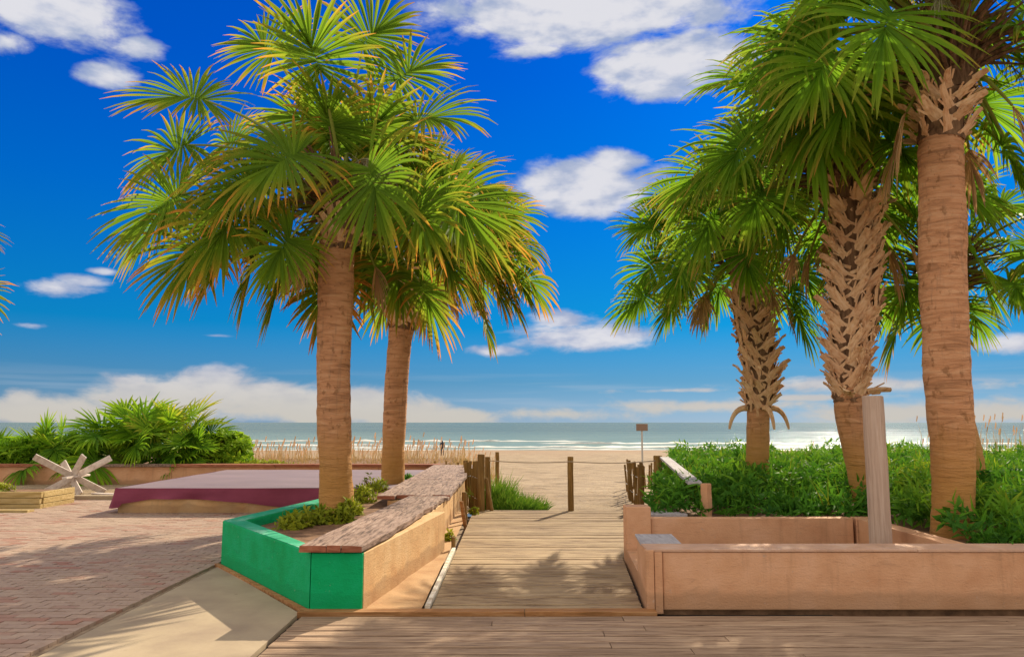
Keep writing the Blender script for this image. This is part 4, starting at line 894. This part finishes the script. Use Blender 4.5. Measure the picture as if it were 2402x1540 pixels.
# small yellow-green plants in the left planter
k = 0
for (px_, py_, r_, h_, lab) in ((745, 1225, .20, .13, 'small yellow green plant with long blades at the front of the left planter'), (690, 1235, .16, .10, 'low pale plant behind the slanted green wall'), (820, 1205, .14, .12, 'tufted plant right of the near palm trunk foot'),
                                (845, 1175, .20, .15, 'bright yellow leafy plant between the near palm and the cap boards'), (875, 1150, .24, .17, 'bright yellow leafy plant in front of the second palm'), (800, 1222, .13, .09, 'tiny orange green plant against the inner side of the cap boards'), (955, 1128, .15, .08, 'dark green sprig right of the second palm foot')):
    p = P(px_, py_, z=.37); leafy_bush('small_plant', (p.x, p.y, .35), r_ * 1.1, r_ * 1.1, h_ * 1.5, 75, .10, 'yellowleaf' if k < 6 else 'cover', lab, 'plant', 100 + k, .16); k += 1
leafy_bush('small_plant', (-10.2, 14.2, .25), 1.1, .4, .24, 420, .10, 'yellowleaf', 'mound of yellow green plants inside the yellowed board planter', 'plant', 111)
leafy_bush('weed', (-.80, 10.1, .0), .07, .1, .12, 26, .06, 'yellowleaf', 'small yellow weed at the foot of the tan wall, nearer one', 'weed', 112, group='weeds by the tan wall')
leafy_bush('weed', (-.62, 12.9, .0), .07, .08, .13, 26, .06, 'yellowleaf', 'small yellow weed at the foot of the tan wall beside the dark post', 'weed', 113, group='weeds by the tan wall')
# grasses
def blades(b, c, rx, ry, n, h, rng, w=.008, spread=.8, zf=None):
    for _ in range(n):
        a = rng.uniform(0, 6.28); r = math.sqrt(rng.random()); x = c[0] + math.cos(a) * r * rx; y = c[1] + math.sin(a) * r * ry; z = zf(x, y) if zf else c[2]
        d = Vector((rng.uniform(-1, 1) * spread, rng.uniform(-1, 1) * spread, 1)).normalized(); L = h * rng.uniform(.5, 1.15) * (1.15 - .6 * r); p = Vector((x, y, z - .02)); s_ = d.cross(Vector((0, 1, 0))).normalized() * w; rn = rng.random(); vs_ = []; cs = []
        for i in range(5):
            t_ = i / 4; q = s_ * (1 - t_ * .9); vs_ += [p - q, p + q]; cs += [(t_ * .8, rn, 0, 1)] * 2; d = (d + G * .22 * spread).normalized(); p = p + d * L / 4
        b.add(vs_, [(2 * i, 2 * i + 1, 2 * i + 3, 2 * i + 2) for i in range(4)], 0, cs)
rng = random.Random(9); b = MB(); blades(b, (.02, 14.3, -.05), .62, .5, 1500, .44, rng, .012, .75, lambda x, y: beach_z(x, y)); blades(b, (-.30, 14.6, -.05), .35, .5, 700, .75, rng, .012, .5, lambda x, y: beach_z(x, y))
tag(b.build('grass_clump', M['grass']), 'rounded green grass clump on the sand beside the left posts', 'grass clump')
# sea oats on the dunes
b = MB(); rng = random.Random(18)
for _ in range(520):
    if rng.random() < .7: x = rng.uniform(-7.6, -1.2); y = rng.uniform(20.2, 23.8); z = .39; h = rng.uniform(.25, .62) * (1.25 if rng.random() < .15 else 1)
    else: x = rng.uniform(10.6, 14.5); y = rng.uniform(18, 20.2); z = .45; h = rng.uniform(.5, 1.25)
    ln = rng.uniform(-.18, .18); rn = rng.random(); w = .007
    b.add([(x - w, y, z - .03), (x + w, y, z - .03), (x + ln * .4 + w * .7, y, z + h * .7), (x + ln * .4 - w * .7, y, z + h * .7), (x + ln, y, z + h)], [(0, 1, 2, 3), (3, 2, 4)], 0, [(.5, rn, .1, 1)] * 5)
    if rng.random() < .45:
        hd = Vector((x + ln, y, z + h)); b.add([hd + Vector((-.012, 0, -.03)), hd + Vector((.014, 0, -.03)), hd + Vector((.045, 0, .10)), hd + Vector((.02, 0, .13))], [(0, 1, 2, 3)], 0, [(.8, rn, .2, 1)] * 4)
    if rng.random() < .7: blades(b, (x, y, z), .2, .2, 4, .3, rng, .008, .9)
tag(b.build('dry_grass', M['oats']), kind='stuff')
b = MB(); rng = random.Random(10)
for _ in range(2200):
    if rng.random() < .65: x = rng.uniform(-17, -.8); y = rng.uniform(24.5, 42)
    else: x = rng.uniform(11, 34); y = rng.uniform(22, 45)
    if -.3 < x < 9: continue
    z = beach_z(x, y); h = rng.uniform(.5, 1.25); ln = rng.uniform(-.2, .25); w = .012; rn = rng.random()
    b.add([(x - w, y, z - .05), (x + w, y, z - .05), (x + ln * .4 + w * .7, y, z + h * .7), (x + ln * .4 - w * .7, y, z + h * .7), (x + ln, y, z + h)], [(0, 1, 2, 3), (3, 2, 4)], 0, [(.5, rn, .1, 1)] * 5)
    if rng.random() < .3:
        hd = Vector((x + ln, y, z + h)); b.add([hd + Vector((-.012, 0, -.02)), hd + Vector((.014, 0, -.02)), hd + Vector((.06, 0, .15)), hd + Vector((.03, 0, .18))], [(0, 1, 2, 3)], 0, [(.8, rn, .2, 1)] * 4)
    if rng.random() < .8: blades(b, (x, y, z), .3, .3, 5, .4, rng, .012, .9, lambda x_, y_: beach_z(x_, y_))
tag(b.build('dune_grass', M['oats']), kind='stuff', label='thin reddish sea oats scattered over the dunes')

# ------------------------------------------------------------------ person on the beach
def person(x, y, label):
    z = max(beach_z(x, y), SEA); root = empty('person', (x, y, z), label, 'person')
    J = [(0, 0, .93), (0, 0, 1.15), (0, 0, 1.40), (0, 0, 1.50), (0, -.02, 1.62), (0, -.02, 1.70), (.10, 0, .88), (.12, -.05, .48), (.13, .02, .07), (.14, -.12, .03), (-.10, 0, .88), (-.12, .10, .50), (-.13, .22, .10), (-.13, .12, .04),
         (.19, 0, 1.40), (.25, .02, 1.12), (.24, -.08, .88), (-.19, 0, 1.40), (-.25, .0, 1.12), (-.23, -.10, .90)]
    E = [(0, 1), (1, 2), (2, 3), (3, 4), (4, 5), (0, 6), (6, 7), (7, 8), (8, 9), (0, 10), (10, 11), (11, 12), (12, 13), (2, 14), (14, 15), (15, 16), (2, 17), (17, 18), (18, 19)]
    rad = [.14, .13, .14, .055, .10, .07, .095, .065, .045, .035, .095, .065, .045, .035, .06, .042, .03, .06, .042, .03]
    me = bpy.data.meshes.new('body'); me.from_pydata(J, E, []); me.materials.append(M['darkcloth']); o = bpy.data.objects.new('body', me); C.objects.link(o); o.parent = root
    sk = o.modifiers.new('skin', 'SKIN'); me.skin_vertices[0].use_root if False else None
    if not me.skin_vertices: me.attributes
    try:
        for i, r_ in enumerate(rad): me.skin_vertices[0].data[i].radius = (r_, r_)
        me.skin_vertices[0].data[0].use_root = True
    except Exception: pass
    o.modifiers.new('sub', 'SUBSURF').levels = 1; o.modifiers['sub'].render_levels = 2
    return root
pp = P(1037, 1057, Y=86); person(pp.x, 86, 'distant person in dark clothes walking on the beach left of the path')
